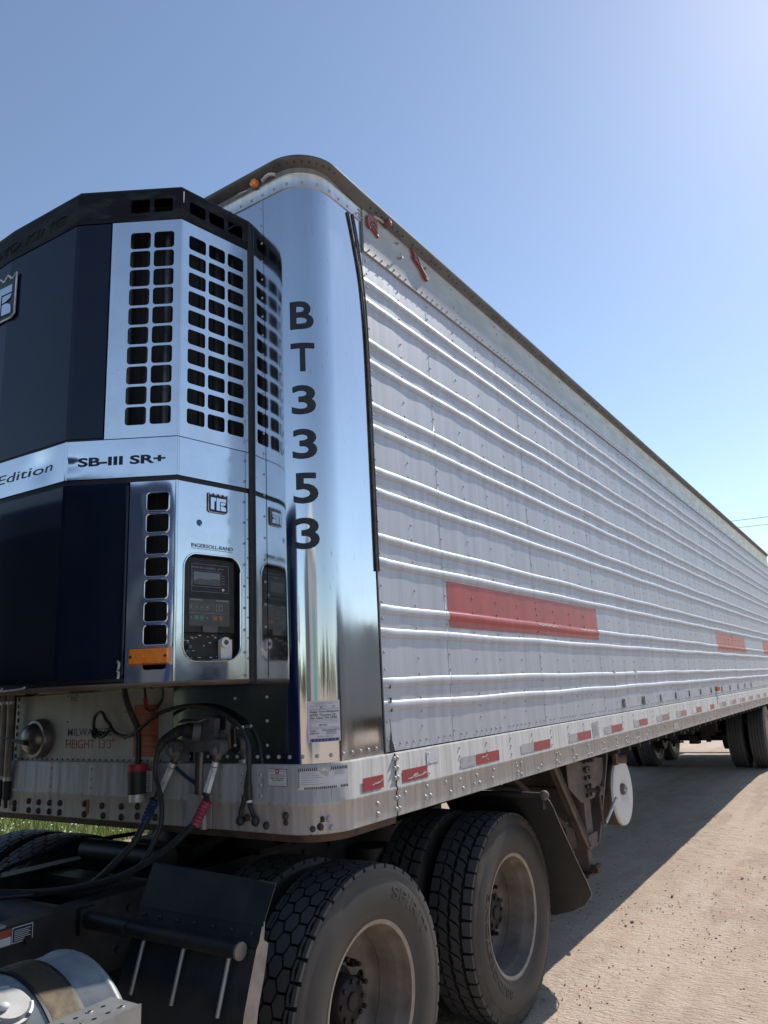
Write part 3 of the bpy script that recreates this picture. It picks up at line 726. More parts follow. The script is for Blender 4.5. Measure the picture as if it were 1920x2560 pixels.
e=MB(); e.box((7.50,-.006,1.468),(.10,.008,.06),1); 
e.add([(7.462,-.010,1.44),(7.54,-.010,1.44),(7.54,-.010,1.496),(7.462,-.010,1.496),(7.475,-.05,1.448),(7.50,-.05,1.448),(7.50,-.05,1.488),(7.475,-.05,1.488)],[(0,1,5,4),(1,2,6,5),(2,3,7,6),(3,0,4,7),(4,5,6,7)],0)
e.build('side_marker_lamp',[M_amber,M_grey],trailer)

# far side, rear, floor and cross-members
b=MB(); b.b2(-.24,XE,2.585,2.60,1.12,4.07,0); b.grid([[Vector((-.43,2.42,z)),Vector((-.38,2.54,z)),Vector((-.24,2.59,z))] for z in(1.12,4.06)],0,True)
b.b2(XE,XE+.03,.0,2.59,1.12,4.07,0); b.build('far_shell',M_panel,trailer)
b=MB(); b.b2(-.40,XE,.03,2.56,1.165,1.185,0)
b.b2(-.42,2.6,.07,2.52,1.118,1.13,0)                               # upper coupler plate
x=2.7
while x<XE: b.b2(x,x+.045,.02,2.57,1.075,1.165,0); x+=.305
b.build('floor_frame',M_under,trailer)
b=MB(); b.cyl((.58,1.295,1.12),(.58,1.295,.98),.045,n=16); b.build('kingpin',M_hub,trailer)

# landing gear
def leg(yo,yi,detail):
    g_=MB(); yc=(yo+yi)/2; s=1 if yo<1.3 else -1
    g_.b2(2.93,3.07,yo,yi,.50,1.12,0)                              # outer leg box
    g_.b2(2.955,3.045,yo+s*.018,yi-s*.018,.28,.52,0)               # inner leg
    g_.b2(2.62,3.42,yo-s*.012,yo-s*.002,.90,1.12,0)                # mounting plate
    g_.slab([(2.62,yo-s*.012,.90),(3.42,yo-s*.012,.90),(3.14,yo-s*.012,.77),(2.86,yo-s*.012,.77)],(0,-s,0),.010,0)
    for a in((2.36,1.10,2.90,.46),(3.56,1.10,3.12,.46)):
        d=.030 if a[0]<3 else -.030
        g_.slab([(a[0]-.03,yo-s*.02,a[1]),(a[0]+.03,yo-s*.02,a[1]),(a[2]+.03,yo-s*.02,a[3]),(a[2]-.03,yo-s*.02,a[3])],(0,-s,0),.012,0)
        g_.slab([(a[0]+d,yo-s*.032,a[1]),(a[0]+d,yo+s*.05,a[1]),(a[2]+d,yo+s*.05,a[3]),(a[2]+d,yo-s*.032,a[3])],(1,0,0),.008,0)
    g_.tube([(2.40,yi+s*.3,1.10),(2.97,yi,.55)],.022,4,0,1)
    g_.b2(2.90,3.10,yo-s*.02,yi+s*.02,.44,.54,0)
    for z in(1.05,.99,.93,.87,.81):
        for x in(2.965,3.04): g_.cyl((x,yo-s*.012,z),(x,yo-s*.035,z),.017,n=6,mi=1)
    g_.b2(2.98,3.06,yo-s*.03,yo-s*.015,.965,1.01,1)
    o=g_.build('landing_leg',[M_gear,M_rivetdk],trailer,bevel=.003)
    g_=MB(); g_.b2(2.87,3.13,yo+s*.0,yi,.255,.275,0); g_.cyl((2.95,yo-s*.02,.30),(3.05,yo-s*.02,.30),.028,n=12); g_.cyl((3.0,yo-s*.03,.30),(3.0,yi+s*.03,.30),.022,n=12); g_.b2(3.08,3.16,yo,yi,.245,.262,0)
    g_.build('sand_shoe',M_rust,o)
    return o
l1=leg(.20,.34,1); leg(2.39,2.25,0)
g_=MB(); g_.cyl((3.0,.36,.84),(3.0,2.24,.84),.022,n=10); g_.tube([(3.0,.34,.5),(3.0,1.3,1.05)],.02,4,0,1); g_.tube([(3.0,2.25,.5),(3.0,1.3,1.05)],.02,4,0,1); g_.build('cross_shaft',M_gear,trailer)
g_=MB(); g_.tube([(3.0,.20,.845),(3.0,.09,.838)],.015,8,0,1); g_.cyl((2.985,.105,.845),(3.015,.085,.838),.034,n=12); g_.tube([(3.0,.10,.835),(3.01,.10,.62),(3.02,.10,.600),(3.04,.09,.605),(3.15,.02,.775)],.0105,8,0,4)
g_.tube([(3.045,.087,.612),(3.15,.02,.775)],.0125,8,1,1)
g_.build('crank_handle',[M_gear,M_zinc],trailer)
# drum shaped fuel tank with a chalky white end
g_=MB(); cx,cz_=3.83,.728
g_.lathe([(.19,.262),(.195,.272),(.215,.275),(.225,.268),(1.15,.268),(1.16,.262),(1.17,0)],(cx,0,cz_),48,0)
g_.build('drum_tank',[M_gear],trailer)
g_=MB(); g_.lathe([(.196,.268),(.176,.262),(.172,.25),(.172,.10),(.19,.055),(.192,0)],(cx,0,cz_),48,0)
g_.cyl((cx+.01,.192,cz_+.015),(cx+.01,.165,cz_+.015),.045,n=8,mi=1); g_.cyl((cx+.01,.170,cz_+.015),(cx+.01,.135,cz_+.015),.022,n=6,mi=2)
g_.build('tank_end',[M_drumw,M_gear,M_zinc],trailer)
g_=MB(); g_.cyl((cx-.02,.20,cz_+.262),(cx+.02,.13,cz_+.262),.042,n=14); g_.b2(cx-.3,cx-.26,.3,1.1,.75,1.1,0); g_.b2(cx+.26,cx+.3,.3,1.1,.75,1.1,0); g_.b2(cx-.15,cx-.08,.16,.19,.95,1.10,0)
g_.build('tank_bracket',M_gear,trailer)

# rear running gear: slider, hangers, springs, axles, chambers
g_=MB()
for y in(.85,1.74):
    g_.b2(9.2,14.6,y-.05,y+.05,.93,1.08,0)
    for x in(11.15,12.5,13.85): g_.b2(x-.13,x+.13,y-.06,y+.06,.66,.95,0)
    for xa in(11.9,13.15):
        g_.tube([(xa-.6,y,.78),(xa,y,.70),(xa+.6,y,.78)],.045,6,0,3)
for x in(9.3,10.2,11.15,12.5,13.85,14.5): g_.b2(x-.05,x+.05,.85,1.74,.80,1.08,0)
g_.b2(10.9,11.0,.70,1.9,.72,1.0,0); g_.b2(14.4,14.5,.70,1.9,.55,1.0,0); g_.cyl((10.3,.95,.86),(10.3,1.65,.86),.14,n=18)
g_.build('slider_frame',M_frame,trailer,bevel=.004)
for xa in(11.9,13.15):
    g_=MB(); g_.cyl((xa,.30,.575),(xa,2.29,.575),.065,n=16)
    for y in(.72,1.87): g_.lathe([(-.07,.1),(-.07,.205),(.07,.205),(.07,.1)],(xa,y,.575),24,0)
    for y in(1.02,1.57): g_.cyl((xa-.16,y,.60),(xa-.34,y,.62),.085,n=16); g_.b2(xa-.2,xa-.08,y-.03,y+.03,.50,.66,0)
    g_.b2(xa-.10,xa+.10,1.2,1.36,.46,.56,0)
    g_.build('axle',M_frame,trailer)
for y in(.33,2.26):
    g_=MB(); g_.b2(14.05,14.06,y-.29,y+.29,.30,1.05,0); g_.build('mud_flap',M_flap,trailer)
g_=MB()
for y in(.6,2.0): g_.b2(14.95,15.05,y-.05,y+.05,.55,1.12,0)
g_.b2(14.93,15.07,.15,2.44,.50,.60,0); g_.build('rear_bumper',M_frame,trailer)

# ================================================================== wheels (axis along Y, outer face towards -Y)
TR=.515
def tyre_mesh(kind):
    t=MB(); ro=TR-.019
    if kind=='rib':
        prof=[]
        for k,wv in enumerate([-.118,-.075,-.063,-.030,-.018,.018,.030,.063,.075,.118]):
            prof.append((wv,TR-.004*(abs(wv)/.118)**2))
        tp=[]
        for k in range(0,10,2):
            tp+=[prof[k],prof[k+1]]
            if k<8: tp+=[(prof[k+1][0]+.002,TR-.014),(prof[k+2][0]-.002,TR-.014)]
        t.lathe(tp,n=72,mi=0,sm=False)
    else:
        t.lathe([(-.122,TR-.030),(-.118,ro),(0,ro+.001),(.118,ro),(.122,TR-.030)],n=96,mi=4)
    for sgn in(-1,1):
        sw=[(.118 if kind=='rib' else .1215,TR-.004 if kind=='rib' else TR-.020),(.124,.488),(.1275,.478),(.1265,.474),(.131,.464),(.1295,.460),(.134,.450),(.140,.425),(.1415,.402),(.1405,.375),(.136,.350),(.1285,.328),(.124,.320),(.1255,.316),(.119,.304)]
        a,b=sw[:7],sw[6:]
        for part,mi in((a,2 if kind=='zig' else 1),(b,1)): t.lathe([(sgn*y,r) for y,r in part],n=96,mi=mi)
    def block(P,shoulder=0,h=TR):
        cx=sum(p[0] for p in P)/len(P); cy=sum(p[1] for p in P)/len(P)
        Q=[]
        for s_,wv in P:
            d=Vector((s_-cx,wv-cy)); l=d.length; d*=(l-.0050)/l; Q.append((cx+d.x,cy+d.y))
        top=[];mid=[];bot=[]
        for (s_,wv) in Q:
            th=s_/TR; rt=h-.0045*(wv/.118)**2
            mk=lambda r,w_: (r*math.sin(th),w_,r*math.cos(th))
            edge=abs(wv)>.108
            top.append(mk(rt,wv)); e=.0015
            bot.append(mk(ro-.002 if not edge else TR-.034,wv+(math.copysign(.0035,wv) if edge else 0)))
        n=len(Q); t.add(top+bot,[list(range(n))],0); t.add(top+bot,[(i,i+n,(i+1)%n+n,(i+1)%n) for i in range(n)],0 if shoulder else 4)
    C=2*math.pi*TR
    if kind=='hex':
        n=42; P=C/n; a=.036
        for i in range(n):
            s0=i*P
            block([(s0-P/2,-a/2),(s0,-a),(s0+P/2,-a/2),(s0+P/2,a/2),(s0,a),(s0-P/2,a/2)])
            s1=s0+P/2
            for g_ in(-1,1):
                block([(s1-P/2,g_*.036),(s1,g_*.018),(s1+P/2,g_*.036),(s1+P/2,g_*.072),(s1,g_*.083),(s1-P/2,g_*.072)])
                block([(s0-P/2+.0,g_*.083),(s0,g_*.076),(s0+P/2,g_*.083),(s0+P/2,g_*.099),(s0,g_*.094),(s0-P/2,g_*.099)])
                block([(s0-P/2+.001,g_*.1005),(s0+P/2-.001,g_*.1005),(s0+P/2-.003,g_*.120),(s0-P/2+.003,g_*.120)],1)
    if kind=='zig':
        n=44; P=C/n
        for i in range(n):
            s0=i*P
            for row,(w0,sh) in enumerate(((.0,0),(-.066,.5*P))):
                q=[(-.72*P,.002),(-.52*P,.022),(-.36*P,.040),(-.28*P,.064),(.05*P,.070),(.28*P-.0,.064+.0),(.72*P,.064)]
                q=[(-.70*P,.001),(-.42*P,.026),(-.34*P,.046),(-.20*P,.066),(.16*P,.058),(.80*P,.066),(.66*P,.046),(.58*P,.026),(.30*P,.001),(-.06*P,.009)]
                block([(s0+sh+a_,w0+b_) for a_,b_ in q])
            for g_ in(-1,1):
                sh=.3*P if g_>0 else -.2*P
                block([(s0+sh-.46*P,g_*.073),(s0+sh+.40*P,g_*.068),(s0+sh+.47*P,g_*.080),(s0+sh+.47*P,g_*.121),(s0+sh-.47*P,g_*.121),(s0+sh-.47*P,g_*.082)],1)
    return t
M_TY=[M_rubber,M_side,M_dusty,M_inkg,M_grooveshade]
def sidewall_text(t,body,rc,hh,th0,th1,mi=1,depth=.0022):
    def mp(u,z,o):
        th=R(th0+(th1-th0)*u); r=rc+z
        ys=-.1405-.0012*0
        # sidewall surface between measured stations
        st=[(.450,.134),(.425,.140),(.402,.1415),(.375,.1405),(.350,.136),(.328,.1285),(.320,.124)]
        y=.134
        for (ra,ya),(rb,yb) in zip(st,st[1:]):
            if rb<=r<=ra: y=ya+(yb-ya)*(ra-r)/(ra-rb)
        return Vector((r*math.sin(th),-y-o,r*math.cos(th)))
    text(t,body,(0,-hh/2,1,hh/2),mp,mi,.0002,bold=.01,ext=.0022,cuts=14,spacing=1.05)
def rim_mesh(outer):
    m=MB()
    lip=[(-.100,.300),(-.111,.3075),(-.118,.3065),(-.1195,.298),(-.113,.287)]
    bar=[(-.113,.287),(-.100,.2825),(-.076,.2805),(-.060,.270),(-.046,.2665),(-.010,.263),(.055,.257),(.078,.243),(.085,.225)]
    m.lathe(lip,n=72,mi=1); m.lathe(bar,n=72,mi=0)
    m.lathe([(.100,.300),(.118,.3065),(.113,.287),(.076,.2805),(.03,.257)],n=48,mi=0)
    hol=[]
    for k in range(5):
        a=R(72*k+12); cx,cz=.183*math.sin(a),.183*math.cos(a)
        hol.append([(cx+.030*math.cos(R(q)),cz+.030*math.sin(R(q))) for q in range(0,360,20)])
    circ=lambda r,n:[(r*math.cos(2*math.pi*q/n),r*math.sin(2*math.pi*q/n)) for q in range(n)]
    plate(m,circ(.226,60),hol+[circ(.10,30)],lambda u,z,o:Vector((u,.085-.03*max(0,(.16-math.hypot(u,z)))-o,z)),0,.008)
    m.lathe([(.10,.0),(.10,.22)],n=40,mi=2)
    return m
def hub_mesh():
    m=MB()
    m.lathe([(.06,.118),(.035,.118),(.032,.108),(.030,.095),(-.035,.088),(-.045,.080),(-.047,0)],n=36,mi=0)
    m.lathe([(-.047,.035),(-.055,.032),(-.057,0)],n=20,mi=0)
    for k in range(10):
        a=R(36*k+8); m.cyl((.143*math.sin(a),.05,.143*math.cos(a)),(.143*math.sin(a),.005,.143*math.cos(a)),.017,n=6,mi=0,sm=False); m.cyl((.143*math.sin(a),.005,.143*math.cos(a)),(.143*math.sin(a),-.02,.143*math.cos(a)),.010,n=8,mi=0)
    for k in range(8):
        a=R(45*k); m.cyl((.073*math.sin(a),-.03,.073*math.cos(a)),(.073*math.sin(a),-.055,.073*math.cos(a)),.010,n=6,mi=0,sm=False)
    m.v=[(x,y+.038,z) for x,y,z in m.v]
    return m
def data(mb,name,mats):
    o=mb.build(name,mats); d=o.data; bpy.data.objects.remove(o); return d
th_=tyre_mesh('hex'); sidewall_text(th_,'SPIRIT',.408,.05,18,66)
tz_=tyre_mesh('zig'); sidewall_text(tz_,'BRIDGESTONE',.366,.042,200,298)
D_hex=data(th_,'tyre',M_TY); D_zig=data(tz_,'tyre',M_TY); D_rib=data(tyre_mesh('rib'),'tyre',M_TY)
D_rim=data(rim_mesh(1),'rim',[M_rim,M_lip,M_black]); D_hub=data(hub_mesh(),'hub',[M_hub])
M_rimw=mat('pale_wheel',(.52,.52,.51),.45,.3,(.4,.39,.38),10)
me=D_rim.copy(); me.materials[0]=M_rimw; D_rimw=me
def wheel(parent,x,yc,z,tyre,rim,out,spin=0,label=None):
    e=bpy.data.objects.new('wheel',None); scene.collection.objects.link(e); e.parent=parent; e.empty_display_size=.3
    e.matrix_parent_inverse=Matrix.Translation(-ORG[parent.name]); e.location=(x,yc,z); e.rotation_euler=(0,spin,0 if out<0 else math.pi)
    if label: e['label']=label
    for n_,d_ in(('tyre',tyre),('rim',rim),('hub',D_hub)):
        if d_ is None: continue
        o=bpy.data.objects.new(n_,d_); scene.collection.objects.link(o); o.parent=e
    return e
for k,xa in enumerate((11.9,13.15)):
    gzx=gz(xa,1)
    for side_ in(-1,1):
        yo=.19 if side_<0 else 2.40
        wheel(trailer,xa,yo,gzx+.51,D_rib,D_rimw,side_,.3*k+.2); wheel(trailer,xa,yo-side_*.34,gzx+.51,D_rib,D_rimw,-side_,.7)

# ================================================================== the refrigeration unit
c3,c2,c1,c0=(-.43,.36),(-.80,.42),(-1.04,.81),(-1.06,1.295)
unit=thing('refrigeration_unit','dark blue and chrome refrigeration unit bolted to the polished trailer nose','refrigeration unit',(-.75,1.295,1.70))
fA,fB,fC=planar(c0,c1),planar(c1,c2),planar(c2,c3)
mir=lambda f:(lambda u,z,o:(lambda p:Vector((p.x,2.59-p.y,p.z)))(f(u,z,o)))
gA,gB,gC=mir(fA),mir(fB),mir(fC)
OUT=[c3,c2,c1,c0]; OUT=OUT+[(x,2.59-y) for x,y in OUT[:3]][::-1]
def off_out(o):                                                     # outline moved outwards by o
    res=[]
    for i,p in enumerate(OUT):
        a=Vector(OUT[max(i-1,0)]); b=Vector(p); c_=Vector(OUT[min(i+1,len(OUT)-1)])
        n1=(b-a); n2=(c_-b); ns=[Vector((-v.y,v.x)).normalized() for v in(n1,n2) if v.length>1e-6]
        n=sum(ns,Vector((0,0))).normalized(); k=1/max(.5,n.dot(ns[0])); res.append((b+n*o*k))
    for i in(0,-1): res[i].x=-.43
    return res
sgn=1 if off_out(.1)[3].x<-1.06 else -1
def ring(o,z): return [Vector((p.x,p.y,z)) for p in off_out(o*sgn)]
b=MB(); b.grid([ring(-.10,1.72),ring(-.10,3.86)],0,False)
b.add(ring(-.02,1.725),[list(range(7))]); b.build('core_housing',M_inner,unit)
# radiator fins and tubes behind the grilles
b=MB()
for f in(fB,fC):
    for k in range(5):
        u=.05+.085*k
        if u<f.L-.02: a=f(u,2.72,-.045); c_=f(u,3.70,-.045); b.cyl(a,c_,.010 if k%2 else .016,n=8,mi=1 if (k%2 or f is fC and k<3) else 0)
b.build('radiator',[M_core,M_inner],unit)
# moulded black cap
b=MB()
lipz=[(.008,3.716),(.010,3.730)]
b.grid([ring(o,z) for o,z in lipz],0,True)
holesB=[rrect(u,3.755,u+.083,3.822,.008) for u in(.236,.339)]; holesC=[rrect(u,3.760,u+.083,3.821,.008) for u in(.037,.140,.244)]
for f in(fA,gA): b.grid([[f(u,z,.010) for z in(3.730,3.850)] for u in(0,fA.L)],0,False)
for f in(fB,gB): plate(b,[(0,3.730),(fB.L,3.730),(fB.L,3.850),(0,3.850)],holesB,f,0,.004,.008)
for f in(fC,gC): plate(b,[(0,3.730),(fC.L,3.730),(fC.L,3.850),(0,3.850)],holesC,f,0,.004,.008)
top=[(.010,3.848),(.007,3.872),(-.004,3.886),(-.022,3.894),(-.10,3.902)]
b.grid([ring(o,z) for o,z in top],0,True); b.add(ring(-.10,3.902),[list(range(7))],0)
for c_ in(c1,c2): b.cyl(Vector((*c_,3.728)),Vector((*c_,3.855)),.013,n=12)
AA=lambda u,z,o: fA(u,z,o) if u>=0 else gA(-u,z,o)
text(b,'THERMO KING',(-.405,3.755,.405,3.802),AA,1,.0095,bold=.005,ext=.003,shear=.25,spacing=1.05)
text(b,'THERMO KING',(-.398,3.7585,.398,3.7985),AA,0,.0105,bold=-.014,ext=.004,shear=.25,spacing=1.05)
b.build('top_cap',[M_cap,M_black],unit)
# dark doors
b=MB()
def bent(rows,mi=0):                                                # rows: list of (z0,z1,[(f,u)...],off)
    for z0_,z1_,st,o in rows:
        n=8; b.grid([[f(u,z0_+(z1_-z0_)*k/n,o+.0015*noise.noise(Vector((u*3,(z0_+(z1_-z0_)*k/n)*2,4)))) for k in range(n+1)] for f,u in st],mi,True)
stU=[(fA,0),(fA,.12),(fA,.24),(fA,.36),(fA,.478)]; stU2=[(fB,.008),(fB,.06),(fB,.148)]
bent([(2.712,3.712,stU,.006),(2.712,3.712,[stU[-1],stU2[0]],.006),(2.712,3.712,stU2,.006)])
bent([(2.712,3.712,[(gA,u) for _,u in stU],.006),(2.712,3.712,[(gA,.478),(gB,.008),(gB,.148)],.006)])
b.build('upper_door',M_navy,unit)
b=MB()
stL=[(fB,.008),(fB,.09),(fB,.18),(fB,.262)]
bent([(1.735,2.512,stU,.006),(1.735,2.512,[stU[-1],stL[0]],.006),(1.735,2.512,stL,.006)])
bent([(1.735,2.512,[(gA,u) for _,u in stU],.006),(1.735,2.512,[(gA,.478),(gB,.008),(gB,.262)],.006)])
b.tube([fB(.258,1.745,.004),fB(.258,2.50,.004)],.008,8,0,1)
b.build('lower_door',M_navy,unit)
b=MB()
for z in(1.80,1.765): b.tube([fB(.243,z,.008),fB(.250,z-.01,.012),fB(.247,z-.03,.010)],.005,6,0)
b.build('door_latch',M_zinc,unit)
# grille plates, bent as one sheet at the corner
b=MB()
RB=[rrect(u,z,u+.089,z+.080,.014) for u in(.238,.342) for z in [2.759+.0909*k for k in range(10)]]
RC=[rrect(u,z,u+.088,z+.068,.012) for u in(.0375,.1405,.2435) for z in [2.7665+.0909*k for k in range(10)]]
for f,fc in((gB,gC),(fB,fC)):
    b=MB() if f is gB else b0
    if f is gB: b0=MB()
    plate(b,[(.155,2.704),(fB.L-.004,2.704),(fB.L-.004,3.713),(.155,3.713)],RB,f,0,.003,.006)
    plate(b,[(.004,2.704),(fC.L-.014,2.704),(fC.L-.014,3.713),(.004,3.713)],RC,fc,0,.003,.006)
    if f is gB:
        b.cyl(Vector((c2[0],2.59-c2[1],2.704)),Vector((c2[0],2.59-c2[1],3.713)),.0082,n=14); b.build('upper_grille',[M_grille],unit)
b.cyl(Vector((*c2,2.704)),Vector((*c2,3.713)),.0082,n=14)
b.tube([fB(.165,2.706,.008),fB(.165,3.711,.008)],.0025,6,0,1)
for z in [2.76+.13*k for k in range(8)]: b.rivet(fC(.352,z,.008),fC.n,.004,.003,1)
b.build('upper_grille',[M_grille,M_rivet],unit)
# chrome belt
b=MB()
def dent(u,z,f):
    d=.0006*noise.noise(Vector((u*5,z*5,1)))
    if f is fA: d+=-.010*math.exp(-((u-.33)/.07)**2-((z-2.625)/.06)**2)+.001*math.exp(-((u-.22)/.04)**2-((z-2.66)/.03)**2)
    if f is fB: d+=-.006*math.exp(-((u-.02)/.03)**2-((z-2.60)/.02)**2)
    return d
bz=[2.536+.0164*k for k in range(11)]
def belt(f,u0_,u1_,n): b.grid([[f(u0_+(u1_-u0_)*i/n,z,.008+dent(u0_+(u1_-u0_)*i/n,z,f)) for z in bz] for i in range(n+1)],0,True)
belt(fA,0,fA.L,24); belt(fB,0.0,fB.L,16); belt(fC,0.0,fC.L-.012,12)
for f,l in((gA,fA.L),(gB,fB.L),(gC,fC.L)): belt(f,0,l,4)
for c_ in(c1,c2): b.cyl(Vector((*c_,2.536)),Vector((*c_,2.70)),.0102,n=14)
text(b,'SB-III SR+',(.05,2.590,.412,2.628),lambda u,z,o: fB(u,z,o+dent(u,z,fB)),1,.0092,bold=.035,shear=0,spacing=1.0)
text(b,'Special Edition',(-.40,2.585,.40,2.638),lambda u,z,o: AA(u,z,o+(dent(u,z,fA) if u>0 else 0)),1,.0089,bold=.004,shear=.12,spacing=1.02,cuts=60)
b.build('chrome_belt',[M_chrome,M_ink],unit)
b=MB()
for z0_,z1_ in((2.700,2.712),(2.514,2.536)): b.grid([ring(.002,z0_),ring(.002,z1_)],0,False)
b.tube([Vector((-.436,.356,1.70)),Vector((-.436,.356,3.86))],.014,8,0,1)
b.grid([ring(.003,1.722),ring(.003,1.736)],0,False)
b.build('door_gasket',M_black,unit)
# lower chrome: dented vent sheet and control cover
b=MB()
vz=[2.388-.0889*k for k in range(7)]
HB=[rrect(.339,z,.431,z+.077,.014) for z in vz]+[rrect(.339,1.762,.431,1.812,.014)]
def dimp(f): return lambda u,z,o: f(u,z,o+.004*noise.noise(Vector((u*7,z*4,5)))*min(1,(fB.L-u)/.05))
for f in(gB,fB):
    b=MB()
    plate(b,[(.270,1.716),(fB.L-.004,1.716),(fB.L-.004,2.514),(.270,2.514)],HB,f,0,.003,.004)
    if f is gB: b.build('vent_sheet',[M_dent],unit)
b.cyl(Vector((*c2,1.716)),Vector((*c2,2.514)),.0075,n=14)
for h in HB[:7]: b.tube([fB(p[0],p[1],.006) for p in h+[h[0]]],.003,6,0,1)
b.build('vent_sheet',[M_dent],unit)
b=MB()
WIN=rrect(.034,1.792,.312,2.220,.062,8)
KN=[(.105+.014*math.cos(R(q)),2.349+.014*math.sin(R(q))) for q in range(0,360,30)]
plate(b,[(.004,1.716),(fC.L-.014,1.716),(fC.L-.014,2.514),(.004,2.514)],[WIN,KN],fC,0,.003,.004)
b.tube([fC(p[0],p[1],.006) for p in WIN+[WIN[0]]],.004,6,0,1)
for z in [1.80+.085*k for k in range(8)]: b.rivet(fC(.350,z,.006),fC.n,.0045,.003,1)
text(b,'INGERSOLL-RAND',(.068,2.246,.272,2.262),fC,2,.0065,bold=.012)
rect(b,.068,2.240,.272,2.242,fC,3,.0065)
b.build('control_cover',[M_chrome,M_rivet,M_ink,M_inkg,M_brown],unit)
b=MB(); plate(b,[(.004,1.716),(fC.L-.014,1.716),(fC.L-.014,2.514),(.004,2.514)],[],gC,0,.003,.004); b.build('side_cover',[M_chrome],unit)
b=MB(); b.cyl(fC(.105,2.349,-.03),fC(.105,2.349,.004),.0125,n=14,mi=0); b.cyl(fC(.112,2.340,.006),fC(.112,2.340,.010),.004,n=8,mi=1); b.build('indicator_knob',[mat('blue_plastic',(.03,.12,.25),.35),M_zinc],unit)
def emblem(f,u0_,z0_,w_,h_,o):
    e=MB(); q=lambda a,c_:(u0_+a*w_,z0_+c_*h_)
    wave=[q(1-k/20,1.0+.055*math.cos(2*math.pi*4*k/20)) for k in range(21)]
    outer=[q(.08,0),q(.92,0),q(1,.08)]+wave+[q(0,.08)]
    poly(e,outer,f,0,.006,o)
    e.tube([f(p[0],p[1],o+.006) for p in outer+[outer[0]]],h_*.022,6,1,1)
    for P in([(.10,.14),(.28,.14),(.28,.60),(.36,.60),(.36,.80),(.10,.80)],[(.40,.12),(.58,.12),(.58,.62),(.90,.62),(.90,.80),(.40,.80)],[(.62,.42),(.62,.58),(.90,.58),(.86,.48),(.74,.42)],[(.62,.12),(.62,.38),(.76,.38),(.88,.32),(.90,.24),(.90,.12)]):
        poly(e,[q(*p) for p in P],f,2,.004,o+.005)
    e.build('maker_emblem',[M_ink,M_zinc,M_polish],unit)
emblem(fC,.145,2.402,.095,.078,.006)
emblem(lambda u,z,o:AA(u,z-.05*u,o),-.20,3.405,.268,.215,.010)
# control box behind the window
b=MB()
b.slab([fC(.02,1.78,-.035),fC(.33,1.78,-.035),fC(.33,2.24,-.035),fC(.02,2.24,-.035)],fC.n,.01,0)
for k in range(len(WIN)):
    p,q=WIN[k],WIN[(k+1)%len(WIN)]; b.add([fC(*p,.003),fC(*q,.003),fC(*q,-.035),fC(*p,-.035)],[(0,1,2,3)],0,True)
b.slab([fC(.044,1.905,-.014),fC(.292,1.905,-.014),fC(.292,2.205,-.014),fC(.044,2.205,-.014)],fC.n,.02,1)
b.build('control_recess',[M_black,M_black],unit)
b=MB()
rect(b,.080,2.068,.262,2.182,fC,0,-.012); 
for u0_,z0_,u1_,z1_ in((.080,2.068,.262,2.0695),(.080,2.1805,.262,2.182),(.2605,2.068,.262,2.182),(.080,2.068,.0815,2.182),(.084,2.154,.224,2.1555),(.084,2.089,.224,2.0905),(.084,2.089,.0855,2.155),(.2235,2.089,.225,2.155)): rect(b,u0_,z0_,u1_,z1_,fC,1,-.0105)
rect(b,.091,2.097,.219,2.149,fC,2,-.0100)
poly(b,[(.091,2.097),(.219,2.099),(.219,2.119),(.19,2.124),(.15,2.117),(.12,2.123),(.091,2.108)],fC,4,.0008,-.0098)
text(b,'THERMOGUARD µP-V',(.080,2.160,.236,2.171),fC,1,-.0100,bold=.012)
for z in(2.105,2.116,2.127,2.138): rect(b,.229,z,.243,z+.002,fC,1,-.0100); rect(b,.082,z,.0875,z+.002,fC,1,-.0100)
b.cyl(fC(.234,2.081,-.012),fC(.234,2.081,-.008),.006,n=8,mi=3)
b.build('controller_display',[M_black,M_inkg,M_lcd,M_zinc,M_grey],unit)
b=MB()
rect(b,.072,1.930,.268,2.040,fC,0,-.012)
rect(b,.074,2.032,.135,2.038,fC,1,-.011); rect(b,.200,2.032,.262,2.038,fC,1,-.011)
rect(b,.074,1.981,.248,1.9825,fC,1,-.011); rect(b,.186,1.936,.1872,2.026,fC,1,-.011)
for u in(.083,.108,.133,.158):
    plate(b,rrect(u-.010,1.995,u+.010,2.016,.002),[rrect(u-.0085,1.9965,u+.0085,2.0145,.001)],fC,1,.0006,-.011)
    rect(b,u-.004,2.002,u+.004,2.009,fC,1,-.011)
plate(b,rrect(.200,1.992,.232,2.020,.002),[rrect(.203,1.995,.229,2.017,.001)],fC,1,.0006,-.011); rect(b,.213,1.998,.219,2.014,fC,1,-.011); rect(b,.207,2.010,.225,2.014,fC,1,-.011)
for u,m_ in((.083,5),(.108,2),(.133,2),(.158,5),(.198,3),(.224,3)):
    rect(b,u-.010,1.953,u+.010,1.973,fC,m_,-.011); rect(b,u-.004,1.961,u+.004,1.965,fC,1,-.0105)
b.slab([fC(.135,1.905,-.006),fC(.205,1.905,-.006),fC(.205,1.930,-.006),fC(.135,1.930,-.006)],fC.n,.008,4)
b.build('keypad',[M_olive,M_inkg,M_green,M_orangekey,M_grey,M_olive],unit)
b=MB()
b.slab([fC(.228,1.800,-.015),fC(.283,1.800,-.015),fC(.283,1.878,-.015),fC(.228,1.878,-.015)],fC.n,.02,0); b.cyl(fC(.243,1.865,-.02),fC(.243,1.865,.0),.022,n=16,mi=0); b.cyl(fC(.243,1.865,.0),fC(.243,1.865,.004),.010,n=12,mi=1)
b.build('door_hook',[M_drumw,M_grey],unit); b=MB()
for k in range(26):
    u=random.uniform(.045,.22); z=random.uniform(1.80,1.895); u=u if k>7 else random.choice((.05,.06,.10,.13)); z=z if k>7 else random.choice((1.872,1.878,1.805))
    rect(b,u,z,u+random.uniform(.002,.014 if k>7 else .03),z+random.uniform(.0015,.004),fC,2,-.034)
